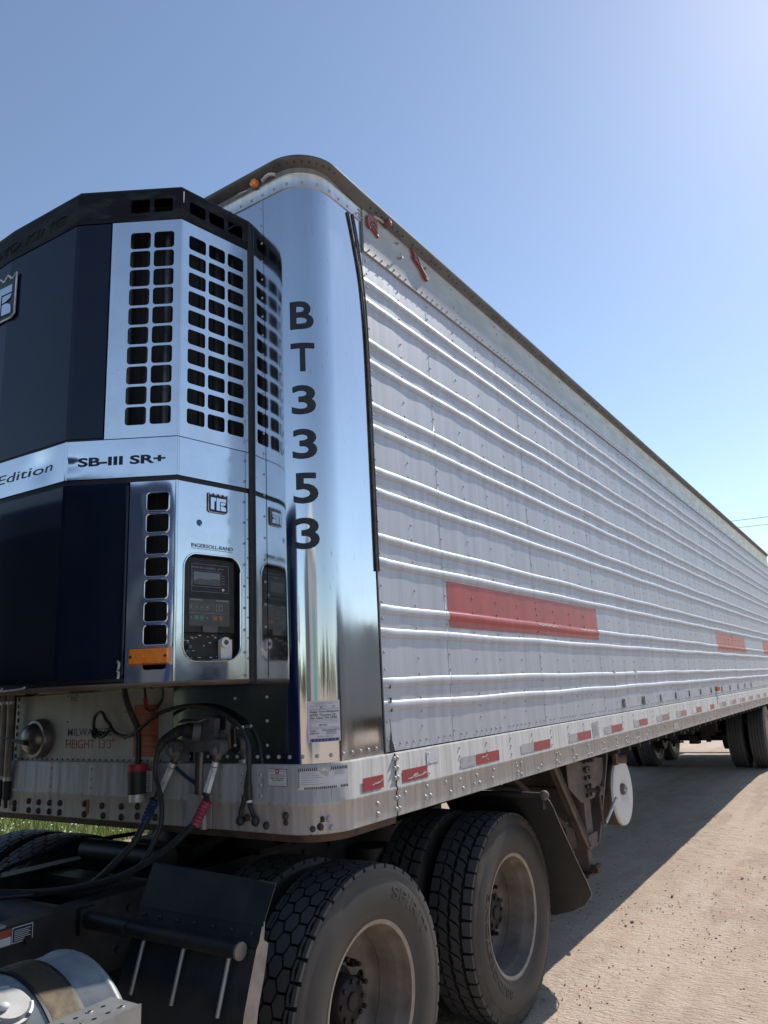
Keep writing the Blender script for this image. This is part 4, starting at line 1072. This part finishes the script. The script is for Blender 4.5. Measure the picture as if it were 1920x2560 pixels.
b.cyl(fC(.085,1.848,-.035),fC(.085,1.848,-.018),.008,n=10,mi=1); text(b,'ON',(.080,1.862,.090,1.867),fC,2,-.034); text(b,'OFF',(.078,1.829,.090,1.834),fC,2,-.034)
b.build('switch_panel',[M_drumw,M_grey,M_scrape],unit)
# amber lamp across the vents
b=MB(); P=[fB(u,z,.006) for u,z in((.288,1.781),(.447,1.781),(.447,1.846),(.288,1.846))]; n_=fB.n*.022
Q=[fB(u,z,.030) for u,z in((.294,1.786),(.441,1.786),(.441,1.841),(.294,1.841))]
b.add(P+Q,[(0,1,5,4),(1,2,6,5),(2,3,7,6),(3,0,4,7),(4,5,6,7)],0)
for u in(.32,.37): b.slab([fB(u,1.806,.0325),fB(u+.03,1.806,.0325),fB(u+.03,1.820,.0325),fB(u,1.820,.0325)],fB.n,.003,0)
for u in(.300,.434): b.cyl(fB(u,1.812,.03),fB(u,1.812,.033),.006,n=8,mi=1)
b.slab([fB(.444,1.778,.008),fB(.453,1.778,.008),fB(.453,1.850,.008),fB(.444,1.850,.008)],fB.n,.008,2)
b.build('marker_lamp',[M_amber,M_brown,M_scrape],unit,bevel=.002)
# bottom tray, cables and drain hoses
b=MB(); b.grid([ring(.010,1.716),ring(.012,1.708),ring(.0,1.700),ring(-.05,1.698)],0,True); b.tube([fA(.33,1.722,.02),fA(.31,1.715,.03),fA(.20,1.712,.035),fA(.18,1.722,.02)],.004,6,1)
b.build('bottom_tray',[M_gear,M_scrape],unit)
b=MB(); b.tube([(-.60,.974,1.73),(-.54,1.03,1.662),(-.494,1.049,1.597),(-.476,1.028,1.533),(-.478,1.013,1.463),(-.49,.998,1.373)],.0135,10)
b.build('power_cable',M_hose,unit)
b=MB(); b.cyl((-.49,1.001,1.375),(-.49,1.0,1.345),.042,n=20,mi=1); b.cyl((-.49,1.0,1.345),(-.49,.998,1.25),.043,.040,n=20,mi=0); b.cyl((-.49,.998,1.25),(-.49,.998,1.218),.034,n=20,mi=2)
for a in range(6): b.box((-.49+.030*math.cos(a),.998+.030*math.sin(a),1.295),(.012,.012,.08),0)
b.build('power_plug',[M_hose,M_red,M_zinc],unit)
b=MB(); b.tube([(-.45,1.015,1.72),(-.45,1.007,1.658),(-.455,.993,1.614),(-.455,.938,1.607),(-.45,.891,1.654),(-.46,.884,1.72)],.0055,8,0); b.cyl((-.452,1.006,1.66),(-.455,.993,1.615),.010,n=8,mi=1)
b.build('pigtail_lead',[M_hose,M_redink],unit)
for P in([(-.50,2.016,1.73),(-.49,2.02,1.557),(-.48,2.037,1.378),(-.47,2.05,1.285)],[(-.50,2.075,1.73),(-.49,2.08,1.558),(-.48,2.096,1.377),(-.47,2.109,1.29)]):
    b=MB(); b.tube(P,.0185,12,0); e=Vector(P[-1])
    b.cyl(e,e+Vector((.002,.004,-.10)),.021,.018,n=12,mi=1); b.cyl(e+Vector((.002,.004,-.10)),e+Vector((.003,.004,-.14)),.009,n=8,mi=1)
    for t in(.03,): b.cyl(Vector(P[0])-Vector((0,0,.05)),Vector(P[0])-Vector((0,0,.065)),.021,n=12,mi=2); b.cyl(e+Vector((0,0,.012)),e-Vector((0,0,.006)),.022,n=12,mi=2)
    b.build('drain_hose',[M_cream,M_hose,M_zinc],unit)

# ================================================================== the tractor
truck=thing('semi_truck','blue semi truck with dual drive wheels coupled under the trailer nose','truck',(-2.5,1.295,gz(-2.5,1.3)))
ZC=.437
for k,xa in enumerate((-.09,1.242)):
    D=D_hex if k==0 else D_zig
    for sd in(-1,1):
        yo=.158 if sd<0 else 2.432
        wheel(truck,xa,yo,ZC,D,D_rim,sd,(.0 if sd<0 else .3+k)); wheel(truck,xa,yo-sd*.335,ZC,D,D_rim,-sd,.5+k+sd)
for sd in(-1,1): wheel(truck,-5.4,.20 if sd<0 else 2.39,ZC,D_rib,D_rim,sd,.4)
for y in(.86,1.73):
    g_=MB(); s_=-1 if y<1.3 else 1
    g_.b2(-6.4,1.95,y-.004,y+.004,.63,.90,0); g_.b2(-6.4,1.95,y,y-s_*.085,.892,.90,0); g_.b2(-6.4,1.95,y,y-s_*.085,.63,.638,0)
    for x in [-2+.22*k for k in range(18)]: g_.cyl((x,y+s_*.004,.70),(x,y+s_*.02,.70),.014,n=6,mi=0); g_.cyl((x+.05,y+s_*.004,.84),(x+.05,y+s_*.02,.84),.014,n=6)
    g_.build('frame_rail',M_frame,truck)
g_=MB()
for x in(-1.3,-.45,.58,1.85): g_.b2(x-.06,x+.06,.87,1.72,.65,.88,0)
g_.b2(-.8,-.1,1.0,1.6,.45,.62,0); g_.cyl((-.75,1.05,.72),(-.75,1.55,.72),.12,n=16)
for xa in(-.09,1.242):
    for y in(.74,1.85): g_.cyl((xa-.32,y,.56),(xa-.32,y,.80),.12,n=18); g_.b2(xa-.5,xa+.3,y-.05,y+.05,.40,.48,0)
g_.cyl((-.3,1.0,.95),(-.3,1.6,.95),.05,n=12); g_.cyl((-.05,1.15,.92),(.3,1.15,.97),.04,n=10)
g_.build('cross_member',M_frame,truck)
for xa in(-.09,1.242):
    g_=MB(); g_.cyl((xa,.35,ZC),(xa,2.24,ZC),.07,n=16); g_.sphere((xa,1.295,ZC),.22,0,16,(1,.9,1)); g_.cyl((xa-.05,1.295,ZC+.05),(xa-.45,1.295,ZC+.08),.09,n=14)
    for y in(.44,2.15): g_.cyl((xa,y-.12,ZC),(xa,y+.12,ZC),.205,n=28)
    g_.build('drive_axle',M_hub,truck)
g_=MB(); 
hs=[(.0,.90),(.0,1.69),(.95,1.72),(1.10,1.60),(1.12,1.40),(.70,1.33),(.70,1.26),(1.12,1.19),(1.10,.99),(.95,.87)]
g_.slab([(x,y,1.112) for x,y in hs][::-1],(0,0,1),.05,0)
g_.b2(.35,.80,.80,.95,.90,1.08,0); g_.b2(.35,.80,1.64,1.79,.90,1.08,0); g_.b2(.1,1.1,.82,1.77,.895,.92,0)
g_.build('fifth_wheel',M_hub,truck,bevel=.004)
# front quarter fender with its pipe hanger
def fender(yo,yi):
    P=[(-.772,.915),(-.79,.845),(-.832,.76),(-.862,.67),(-.885,.55),(-.895,.40),(-.885,.24)]
    g_=MB(); n=9
    g_.grid([[Vector((x,yo+(yi-yo)*k/n,z)) for k in range(n+1)] for x,z in P],0,True)
    s_=1 if yi>yo else -1
    prev=None; fl=[(-.772,.915,.0),(-.79,.86,.012),(-.802,.845,.045),(-.832,.76,.055),(-.862,.67,.055),(-.885,.55,.055),(-.895,.40,.055),(-.885,.24,.055)]
    g_.grid([[Vector((x,yo-s_*.001,z)),Vector((x+w_,yo-s_*.012,z+.006))] for x,z,w_ in fl],1,False)
    for k in range(7): g_.rivet((-.783,yo+s_*(.04+.09*k),.882),(-1,0,.3),.008,.006,0)
    g_.b2(-.80,-.788,yo+s_*.01,yo+s_*.05,.80,.84,0)
    o=g_.build('quarter_fender',[M_fender,M_fedge],truck)
    g_=MB(); g_.slab([(-.778,yo-s_*.006,.905),(-.778,yi,.905),(-.725,yi-s_*.01,1.045),(-.718,yo-s_*.012,1.022)],(-1,0,-.38),.006,0); g_.build('splash_guard',M_fender,o)
    g_=MB(); yr=.86 if yo<1.3 else 1.73
    g_.cyl((-.835,yo+s_*.045,.842),(-.835,yi-s_*.02,.846),.026,n=18,mi=0); g_.cyl((-.835,yi-s_*.02,.846),(-.835,yr,.848),.030,n=18,mi=0)
    g_.cyl((-.835,yo+s_*.045,.842),(-.835,yo+s_*.036,.842),.0275,n=18,mi=1); g_.b2(-.87,-.80,yr-.03,yr+.03,.80,.89,0)
    for k in(.085,.30,.505):
        y=yo+s_*k; g_.tube([(-.84,y,.818),(-.866,y,.74),(-.888,y+.004,.66)],.0072,8,2,2)
    g_.build('fender_hanger',[M_frame,M_fedge,M_step],o)
fender(0.0,.61); fender(2.59,1.98)
# rear flap hung behind the second drive wheel
def rear_flap(yo,s_):
    g_=MB(); P=[(1.365,1.03),(1.44,.985),(1.53,.88),(1.66,.73),(1.81,.56),(1.955,.39),(2.02,.31),(2.065,.255),(2.10,.21)]
    inset=[.02,.0,.0,.0,.0,.0,.07,.17,.30]; n=8
    g_.grid([[Vector((x+.0,yo+s_*(i_+(.68-i_)*k/n),z)) for k in range(n+1)] for (x,z),i_ in zip(P,inset)],0,True)
    g_.grid([[Vector((x+.012,yo+s_*(i_+(.68-i_)*k/n),z+.01)) for k in range(n+1)] for (x,z),i_ in zip(P,inset)],0,True)
    g_.tube([Vector((x+.006,yo+s_*(i_-.001),z+.005)) for (x,z),i_ in zip(P,inset)],.003,6,1,2)
    o=g_.build('rear_mud_flap',[M_flap,M_fedge],truck)
    g_=MB(); g_.tube([(1.38,yo+s_*.01,1.03),(1.36,yo+s_*.5,1.02),(1.40,.86 if s_>0 else 1.73,.86)],.016,10,0,4); g_.sphere((1.385,yo+s_*.005,1.03),.028,1,10); g_.b2(1.39,1.44,yo+s_*.02,yo+s_*.09,.955,1.03,0)
    g_.add([(1.62,yo,.845),(1.70,yo-s_*.03,.80),(1.745,yo-s_*.02,.70),(1.70,yo,.68)],[(0,1,2,3)],0)
    g_.build('flap_hanger',[M_frame,M_gear],o)
rear_flap(-.14,1); rear_flap(2.73,-1)
# saddle tank, strap, cap and tread plate
TY,TZ,TRd=.33,.62,.30
tk=MB()
vs=[]; n=64; prof=[(-2.75,0),(-2.745,TRd*.8),(-2.72,TRd*.97),(-2.70,TRd),(-1.262,TRd),(-1.258,TRd+.004),(-1.25,TRd+.005),(-1.240,TRd),(-1.228,TRd*.96),(-1.222,TRd*.8),(-1.215,0)]
def lathx(mb,prof,n=64,mi=0,a0=0,a1=2*math.pi):
    m=len(prof); vs=[]
    for k in range(n+1):
        t=a0+(a1-a0)*k/n
        for x,r in prof: vs.append((x,TY-r*math.sin(t),TZ+r*math.cos(t)))
    mb.add(vs,[(k*m+i,k*m+i+1,(k+1)*m+i+1,(k+1)*m+i) for k in range(n) for i in range(m-1)],mi,True)
lathx(tk,prof); tko=tk.build('fuel_tank',M_tank,truck)
for xs_ in(-1.345,-2.35):
    tk=MB(); lathx(tk,[(xs_-.115,TRd+.003),(xs_-.115,TRd+.007),(xs_-.012,TRd+.007),(xs_-.012,TRd+.003)],64,1); lathx(tk,[(xs_-.105,TRd+.0075),(xs_-.022,TRd+.0075)],64,0)
    tk.add([(xs_-.09,TY-(TRd+.009)*math.sin(t),TZ+(TRd+.009)*math.cos(t)) for t in(-.62,-.10)]+[(xs_-.035,TY-(TRd+.009)*math.sin(t),TZ+(TRd+.009)*math.cos(t)) for t in(-.62,-.45)],[(0,1,3,2)],2)
    tk.build('tank_strap',[M_strap,M_black,M_black],tko)
tk=MB(); t=.52; cdir=Vector((0,-math.sin(t),math.cos(t))); cp=Vector((-1.545,TY,TZ))+cdir*TRd
tk.cyl(cp,cp+cdir*.016,.062,n=24,mi=0); tk.cyl(cp+cdir*.016,cp+cdir*.028,.054,.05,n=24,mi=0)
a=cdir.orthogonal().normalized(); b_=cdir.cross(a)
for q in(0.6,2.7,4.8): tk.tube([cp+cdir*.02+(a*math.cos(q+d)+b_*math.sin(q+d))*.058 for d in(-.35,-.15,.15,.35)],.006,6,0,3)
tk.sphere(cp+cdir*.028+Vector((-.022,-.01,0)),.016,1,12,(1,1,.6)); tk.build('filler_cap',[M_step,M_drumw],tko)
tk=MB()
SX0,SX1,SY0,SY1,SZ=-2.6,-1.292,-.035,.085,.848
hol=[]
for i in range(30):
    for j in range(2):
        hx=SX1-.035-.042*i-.02*(j%2); hy=SY0+.035+.05*j; hol.append([(hx+.009*math.cos(R(q)),hy+.007*math.sin(R(q))) for q in range(0,360,45)])
plate(tk,[(SX0,SY0),(SX1,SY0),(SX1,SY1),(SX0,SY1)],hol,lambda u,z,o:Vector((u,z,SZ+o)),0,.004)
for h in hol[::3]:
    tk.tube([Vector((p[0],p[1],SZ+.003)) for p in h+[h[0]]],.002,4,0,1)
tk.b2(SX0,SX1,SY0-.004,SY0,SZ-.05,SZ+.0045,0); tk.b2(SX0,SX1,SY1,SY1+.004,SZ-.02,SZ-.001,0); tk.b2(SX0,SX1,SY0,SY1,SZ-.012,SZ-.010,1)
tk.b2(-1.45,-1.40,SY0,.12,SZ-.25,SZ-.014,0)
tk.build('tread_plate',[M_step,M_black],tko)
# deck plate, frame box and its sticker
g_=MB(); g_.b2(-2.4,-1.16,.84,1.75,.903,.911,0)
for k in range(40):
    x=-2.38+.03*k
    for j in range(10): g_.box((x,.88+.09*j+(.045 if k%2 else 0),.9125),(.022,.005,.004),0,Matrix.Rotation(R(45 if k%2 else -45),3,'Z'))
g_.build('deck_plate',M_step,truck)
g_=MB(); FS=lambda u,z,o: Vector((u,.8545-o,z))
rect(g_,-1.127,.840,-1.048,.892,FS,0,.001); rect(g_,-1.124,.843,-1.051,.889,FS,1,.002)
for k in range(6): rect(g_,-1.119,.848+.0062*k,-1.065+.008*(k%2),.8503+.0062*k,FS,0,.003)
rect(g_,-1.215,.840,-1.130,.866,FS,0,.001); rect(g_,-1.215,.866,-1.130,.892,FS,2,.001)
g_.build('safety_sticker',[M_paper,M_ink,M_orange],truck)
g_=MB(); g_.tube([(-.60,1.84,.89),(-.3,1.90,.915),(-.05,1.86,.93),(.1,1.70,.95)],.011,8,0); g_.tube([(-1.1,1.2,1.0),(-.9,1.40,.985),(-.60,1.84,.89)],.011,8,0); g_.build('frame_pipe',M_hose,truck)
# cab and hood
def rbox(x0,x1,y0,y1,z0,z1,mi=0): cabm.b2(x0,x1,y0,y1,z0,z1,mi)
cabm=MB(); rbox(-4.15,-1.78,.14,2.45,.98,2.80); cabm.build('sleeper',M_cab,truck,bevel=.09)
cabm=MB(); cabm.add([(-5.35,.2,1.0),(-5.35,2.39,1.0),(-4.16,2.39,1.0),(-4.16,.2,1.0),(-5.35,.2,1.95),(-5.35,2.39,1.95),(-4.16,2.39,2.0),(-4.16,.2,2.0),(-4.95,.3,2.68),(-4.95,2.29,2.68),(-4.16,2.33,2.76),(-4.16,.26,2.76)],[(0,1,5,4),(1,2,6,5),(3,0,4,7),(2,3,7,6),(4,5,9,8),(5,6,10,9),(7,4,8,11),(8,9,10,11),(0,3,2,1),(6,7,11,10)]); co=cabm.build('cab',M_cab,truck,bevel=.05)
cabm=MB()
cabm.add([(-5.31,.42,2.06),(-5.31,2.17,2.06),(-5.02,2.12,2.62),(-5.02,.47,2.62)],[(0,1,2,3)]); cabm.build('windshield',M_glass,truck)
for y in(.205,2.385):
    s_=-1 if y<1 else 1
    cabm=MB(); cabm.add([(-5.1,y+s_*.012,2.02),(-4.35,y+s_*.012,2.02),(-4.35,y-s_*.05,2.58),(-4.88,y-s_*.05,2.58)],[(0,1,2,3)]); cabm.build('side_window',M_glass,truck)
    cabm=MB(); cabm.box((-5.05,y+s_*.28,2.35),(.12,.2,.42)); cabm.tube([(-5.1,y,2.2),(-5.05,y+s_*.2,2.25)],.02,8); cabm.build('mirror',M_black,truck,bevel=.03)
    cabm=MB(); cabm.lathe([(-.16,.60),(.16,.60)],(-5.4,1.295+s_*1.06,ZC),32,0); cabm.build('front_fender',M_cab,truck)
    cabm=MB(); cabm.b2(-6.75,-6.70,1.295+s_*.95-.12,1.295+s_*.95+.12,1.0,1.18); cabm.build('headlight',M_glass,truck,bevel=.02)
cabm=MB(); cabm.add([(-6.7,.75,.75),(-6.7,1.84,.75),(-5.3,2.15,.95),(-5.3,.44,.95),(-6.65,.80,1.75),(-6.65,1.79,1.75),(-5.3,2.1,1.98),(-5.3,.49,1.98)],[(0,1,5,4),(1,2,6,5),(3,0,4,7),(4,5,6,7),(0,3,2,1)]); cabm.build('hood',M_cab,truck,bevel=.06)
cabm=MB(); cabm.b2(-6.74,-6.70,.85,1.74,.8,1.68); cabm.build('radiator_grille',M_chrome,truck)
cabm=MB(); cabm.b2(-6.95,-6.75,.1,2.49,.40,.75); cabm.build('front_bumper',M_chrome,truck,bevel=.03)
cabm=MB()
cabm.b2(-1.78,-1.770,.75,1.25,1.9,2.45); cabm.build('rear_window',M_tealw,truck)
cabm=MB(); cabm.b2(-1.78,-1.773,1.35,2.35,1.10,2.6,0); cabm.build('rear_panel',M_navy,truck)

# ================================================================== hoses and leads between tractor and trailer
def hose(pts,tail,grip,fit,mg,label,name='air_hose',grp='air hoses at the trailer nose'):
    t=thing(name,label,'hose',pts[-1],grp)
    b=MB(); b.tube(pts+tail,.0145,12,0); b.build('hose_line',M_hose,t)
    b=MB(); a,c_=Vector(grip[0]),Vector(grip[1]); d=(c_-a)
    P=[a+d*k/18 for k in range(19)]; b.tube(P,lambda q:(.021+.0028*math.sin(q*40)-.003*q),14,0,1); b.build('grip_sleeve',mg,t)
    b=MB(); a2,c2_=Vector(fit[0]),Vector(fit[1]); d=(c2_-a2).normalized(); b.cyl(a2,c2_,.0155,n=6,sm=False); b.cyl(a2-d*.022,a2-d*.004,.014,n=14); b.cyl(c2_,c2_+d*.012,.019,n=6,mi=1,sm=False); b.cyl(c2_+d*.012,a,.012,n=12,mi=1); b.cyl(a2-d*.035,a2-d*.022,.018,n=8,mi=1); b.build('handle_fitting',[M_zinc,M_brown],t)
    b=MB(); g0=a2-d*.035; g1=Vector(fit[2]); b.tube([g0,g0-d*.03,(g0+g1)/2+Vector((-.02,0,0)),g1+Vector((-.035,0,0))],.019,12,0,5); b.sphere(g1+Vector((-.025,0,-.005)),.031,0,14,(.7,.8,1.0)); b.cyl(g1+Vector((-.04,0,.0)),g1+Vector((.01,0,.0)),.034,n=18); b.build('coupling_head',M_grey,t)
    return t
hose([(-.556,.552,1.165),(-.58,.60,1.12),(-.60,.64,1.083),(-.647,.726,1.022),(-.70,.851,.964),(-.767,1.038,.922),(-.833,1.206,.905),(-.9,1.323,.910)],[(-1.2,1.5,.96),(-1.6,1.55,1.2),(-1.96,1.52,1.45)],[(-.543,.504,1.245),(-.558,.554,1.160)],[(-.511,.499,1.370),(-.530,.520,1.275),(-.475,.495,1.447)],M_redgrip,'black air hose with red grip sleeve plugged into the right coupling of the nose')
hose([(-.556,.854,1.160),(-.58,.858,1.12),(-.611,.862,1.075),(-.66,.918,1.003),(-.70,.989,.937),(-.743,1.071,.910),(-.789,1.191,.902),(-.864,1.262,.905)],[(-1.2,1.42,.95),(-1.6,1.46,1.2),(-1.96,1.44,1.45)],[(-.541,.818,1.240),(-.558,.856,1.155)],[(-.505,.763,1.365),(-.527,.806,1.268),(-.478,.762,1.447)],M_bluegrip,'black air hose with blue grip sleeve plugged into the left coupling of the nose')
t=thing('electrical_cable','thin black electrical cable curving from the round socket down behind the air hoses','cable',(-.57,.75,1.26))
b=MB(); b.tube([(-.555,.79,1.44),(-.56,.800,1.353),(-.57,.753,1.268),(-.585,.723,1.185),(-.60,.732,1.111),(-.65,.769,1.005),(-.70,.873,.935),(-.75,1.006,.908),(-.80,1.146,.905),(-.875,1.218,.905),(-1.2,1.36,.95),(-1.6,1.38,1.2),(-1.96,1.36,1.4)],.0105,10); b.build('cable_line',M_hose,t)
b=MB(); b.tube([(-.500,.655,1.518),(-.515,.70,1.517),(-.53,.735,1.498),(-.545,.77,1.475),(-.555,.79,1.44)],lambda q:.026-.009*q+.0016*math.sin(q*75),12,0,8); b.cyl((-.485,.625,1.512),(-.503,.668,1.518),.034,n=16); b.cyl((-.505,.66,1.535),(-.507,.675,1.537),.006,n=6,mi=1); b.build('cable_plug',[M_hose,M_zinc],t)
b=MB(); 
P=[(.735,1.478),(.70,1.437),(.655,1.424),(.60,1.428),(.55,1.455),(.535,1.49),(.530,1.56),(.56,1.572),(.66,1.570),(.685,1.555),(.70,1.52)]
plate(b,[(-y,z) for y,z in P],[],lambda u,z,o:Vector((-.462-o,-u,z)),0,.03); b.cyl((-.475,.62,1.51),(-.50,.64,1.513),.045,n=20); b.slab([(-.50,.70,1.565),(-.50,.56,1.565),(-.535,.57,1.556),(-.535,.69,1.556)],(0,0,1),.008,0)
for y,z in((.665,1.555),(.56,1.548)): b.rivet((-.477,y,z),(-1,0,0),.007,.006,1)
b.build('socket_box',[M_grey,M_rivetdk],trailer,bevel=.004)
b=MB(); b.slab([(-.448,.56,1.42),(-.448,.47,1.44),(-.448,.478,1.515),(-.448,.525,1.512)],(-1,0,0),.006,1)
for y,z in((.51,1.503),(.49,1.487),(.48,1.46)): b.rivet((-.449,y,z),(-1,0,0),.006,.005,2)
b.build('coupling_bracket',[M_grey,M_gear,M_rivetdk],trailer)
b=MB(); b.slab([(-.447,.80,1.385),(-.447,.72,1.385),(-.447,.72,1.47),(-.447,.80,1.47)],(-1,0,0),.006,0)
b.build('coupling_bracket',[M_grey,M_gear,M_rivetdk],trailer)
b=MB(); b.slab([(-.468,.705,1.125),(-.468,.56,1.125),(-.468,.56,1.258),(-.468,.705,1.258)],(-1,0,0),.004,0); b.tube([(-.476,.60,1.258),(-.474,.597,1.19),(-.478,.59,1.122)],.012,8,0,3); b.build('protection_plate',[M_white],trailer)
b=MB(); b.tube([(-.47,.628,1.425),(-.475,.632,1.35),(-.472,.634,1.258)],.012,8,0,3); b.tube([(-.472,.612,1.425),(-.475,.615,1.35),(-.472,.620,1.258)],.007,8,2,3); b.tube([(-.475,.768,1.362),(-.475,.70,1.325),(-.475,.645,1.30)],.008,8,1,3); b.build('nose_wiring',[M_hose,M_bluegrip,M_cream],trailer)
b=MB()
b.tube([(-.462,1.237,1.539),(-.465,1.189,1.506),(-.465,1.106,1.494),(-.478,1.02,1.52),(-.478,.889,1.586),(-.465,.785,1.612),(-.46,.683,1.618),(-.46,.574,1.606),(-.46,.468,1.567),(-.46,.397,1.52),(-.46,.358,1.46),(-.463,.347,1.391),(-.468,.356,1.322),(-.470,.367,1.254),(-.47,.387,1.206),(-.47,.391,1.175)],.0085,8,0)
b.tube([(-.46,.36,1.46),(-.468,.347,1.38),(-.470,.343,1.295),(-.470,.343,1.242),(-.47,.334,1.208),(-.47,.313,1.175)],.0085,8,0)
b.tube([(-.455,.70,1.606),(-.455,.60,1.60),(-.455,.49,1.566),(-.455,.41,1.51)],.007,8,0)
b.tube([(-.465,1.255,1.507),(-.47,1.336,1.52),(-.465,1.358,1.554),(-.465,1.347,1.591),(-.465,1.301,1.606),(-.465,1.265,1.568),(-.465,1.23,1.539),(-.475,1.255,1.503),(-.47,1.307,1.492),(-.465,1.345,1.53)],.0075,8,0)
for k in range(7): b.tube([(-.47-.004*k,1.25+.012*k,1.50+.006*math.sin(k*2)),(-.478,1.29+.01*k,1.515-.01*math.sin(k*3)),(-.472,1.335+.006*math.cos(k*2),1.505+.02*math.sin(k*5))],.0045,6,0,4)
b.sphere((-.472,.391,1.165),.019,0,12); b.sphere((-.472,.31,1.168),.017,0,12,(1,1,1.2)); b.cyl((-.47,.345,1.30),(-.47,.343,1.245),.013,n=10); b.cyl((-.47,.343,1.243),(-.47,.342,1.235),.0135,n=10,mi=1); b.cyl((-.47,.366,1.26),(-.47,.368,1.235),.013,n=10)
b.box((-.455,.405,1.523),(.012,.03,.012),1); b.box((-.472,.905,1.580),(.02,.012,.02),0)
b.build('wiring_harness',[M_hose,M_zinc],trailer)

# ================================================================== far things, with unseen ones added for reflections
pl=thing('power_line','thin power line wires crossing the sky beyond the rear of the trailer','power line',(58.3,45,0))
b=MB()
for y,h in((45,15.2),(-45,11.6)): b.cyl((58.3,y,0),(58.3,y,h),.16,.11,n=12)
b.build('pole',M_wood,pl)
b=MB()
for y,h in((45,14.9),(-45,11.0)): b.b2(57.4,59.2,y-.06,y+.06,h-.1,h+.02)
b.build('crossarm',M_wood,pl)
for x,z1_,z2_ in((58.3,12.87,12.72),(58.9,12.98,12.83),(58.3,12.32,12.16)):
    b=MB(); sl=(z1_-z2_)/2.65*.55
    b.tube([(x,y,z1_+sl*(y-6.6)+.00012*((y)**2-43)) for y in range(-45,46,6)],.017,5,0,1); b.build('wire',M_wire,pl)
sh=thing('unseen_shed','grey steel shed added out of view to be mirrored in the polished corner','shed',(-20,-14,gz(-20,-14)))  # unseen shed, added only as a shape for the polished steel to reflect
b=MB(); b.b2(-26,-15,-20,-9,-.1,6,0); b.build('wall',M_shed,sh)
b=MB(); b.add([(-26.4,-20.4,5.95),(-14.6,-20.4,5.95),(-14.6,-14.5,8.0),(-26.4,-14.5,8.0),(-14.6,-8.6,5.95),(-26.4,-8.6,5.95)],[(0,1,2,3),(3,2,4,5),(1,4,2),(0,3,5)]); b.build('roof',M_roof,sh)
b=MB(); b.b2(-15.02,-14.97,-17,-12.5,0,4.4,0); b.build('door',M_tealw,sh)
bt=thing('unseen_box_truck','long grey box truck parked across the sandy yard facing the ribbed trailer side','truck',(8,-11,gz(8,-11)))  # off-camera truck, added only to darken the mirror image in the corner
b=MB(); b.b2(5.2,17.6,-12.3,-9.8,.95,3.45,0); b.build('cargo_box',M_shed,bt,bevel=.03)
b=MB(); b.add([(3.2,-12.2,.6),(5.1,-12.2,.6),(5.1,-9.9,.6),(3.2,-9.9,.6),(3.2,-12.2,1.5),(5.1,-12.2,2.6),(5.1,-9.9,2.6),(3.2,-9.9,1.5),(3.7,-12.1,2.6),(3.7,-10.0,2.6)],[(0,3,2,1),(0,1,5,8,4),(3,7,9,6,2),(0,4,7,3),(4,8,9,7),(8,5,6,9),(1,2,6,5)]); b.build('cab',M_navy,bt,bevel=.03)
b=MB(); b.b2(3.4,17.4,-11.5,-10.6,.55,.95,0); b.build('frame_rail',M_frame,bt)
for x in(4.1,15.4):
    for y,o_ in((-10.05,1),(-12.05,-1)): wheel(bt,x,y,gz(x,y)+.51,D_rib,D_rim,o_,.2)
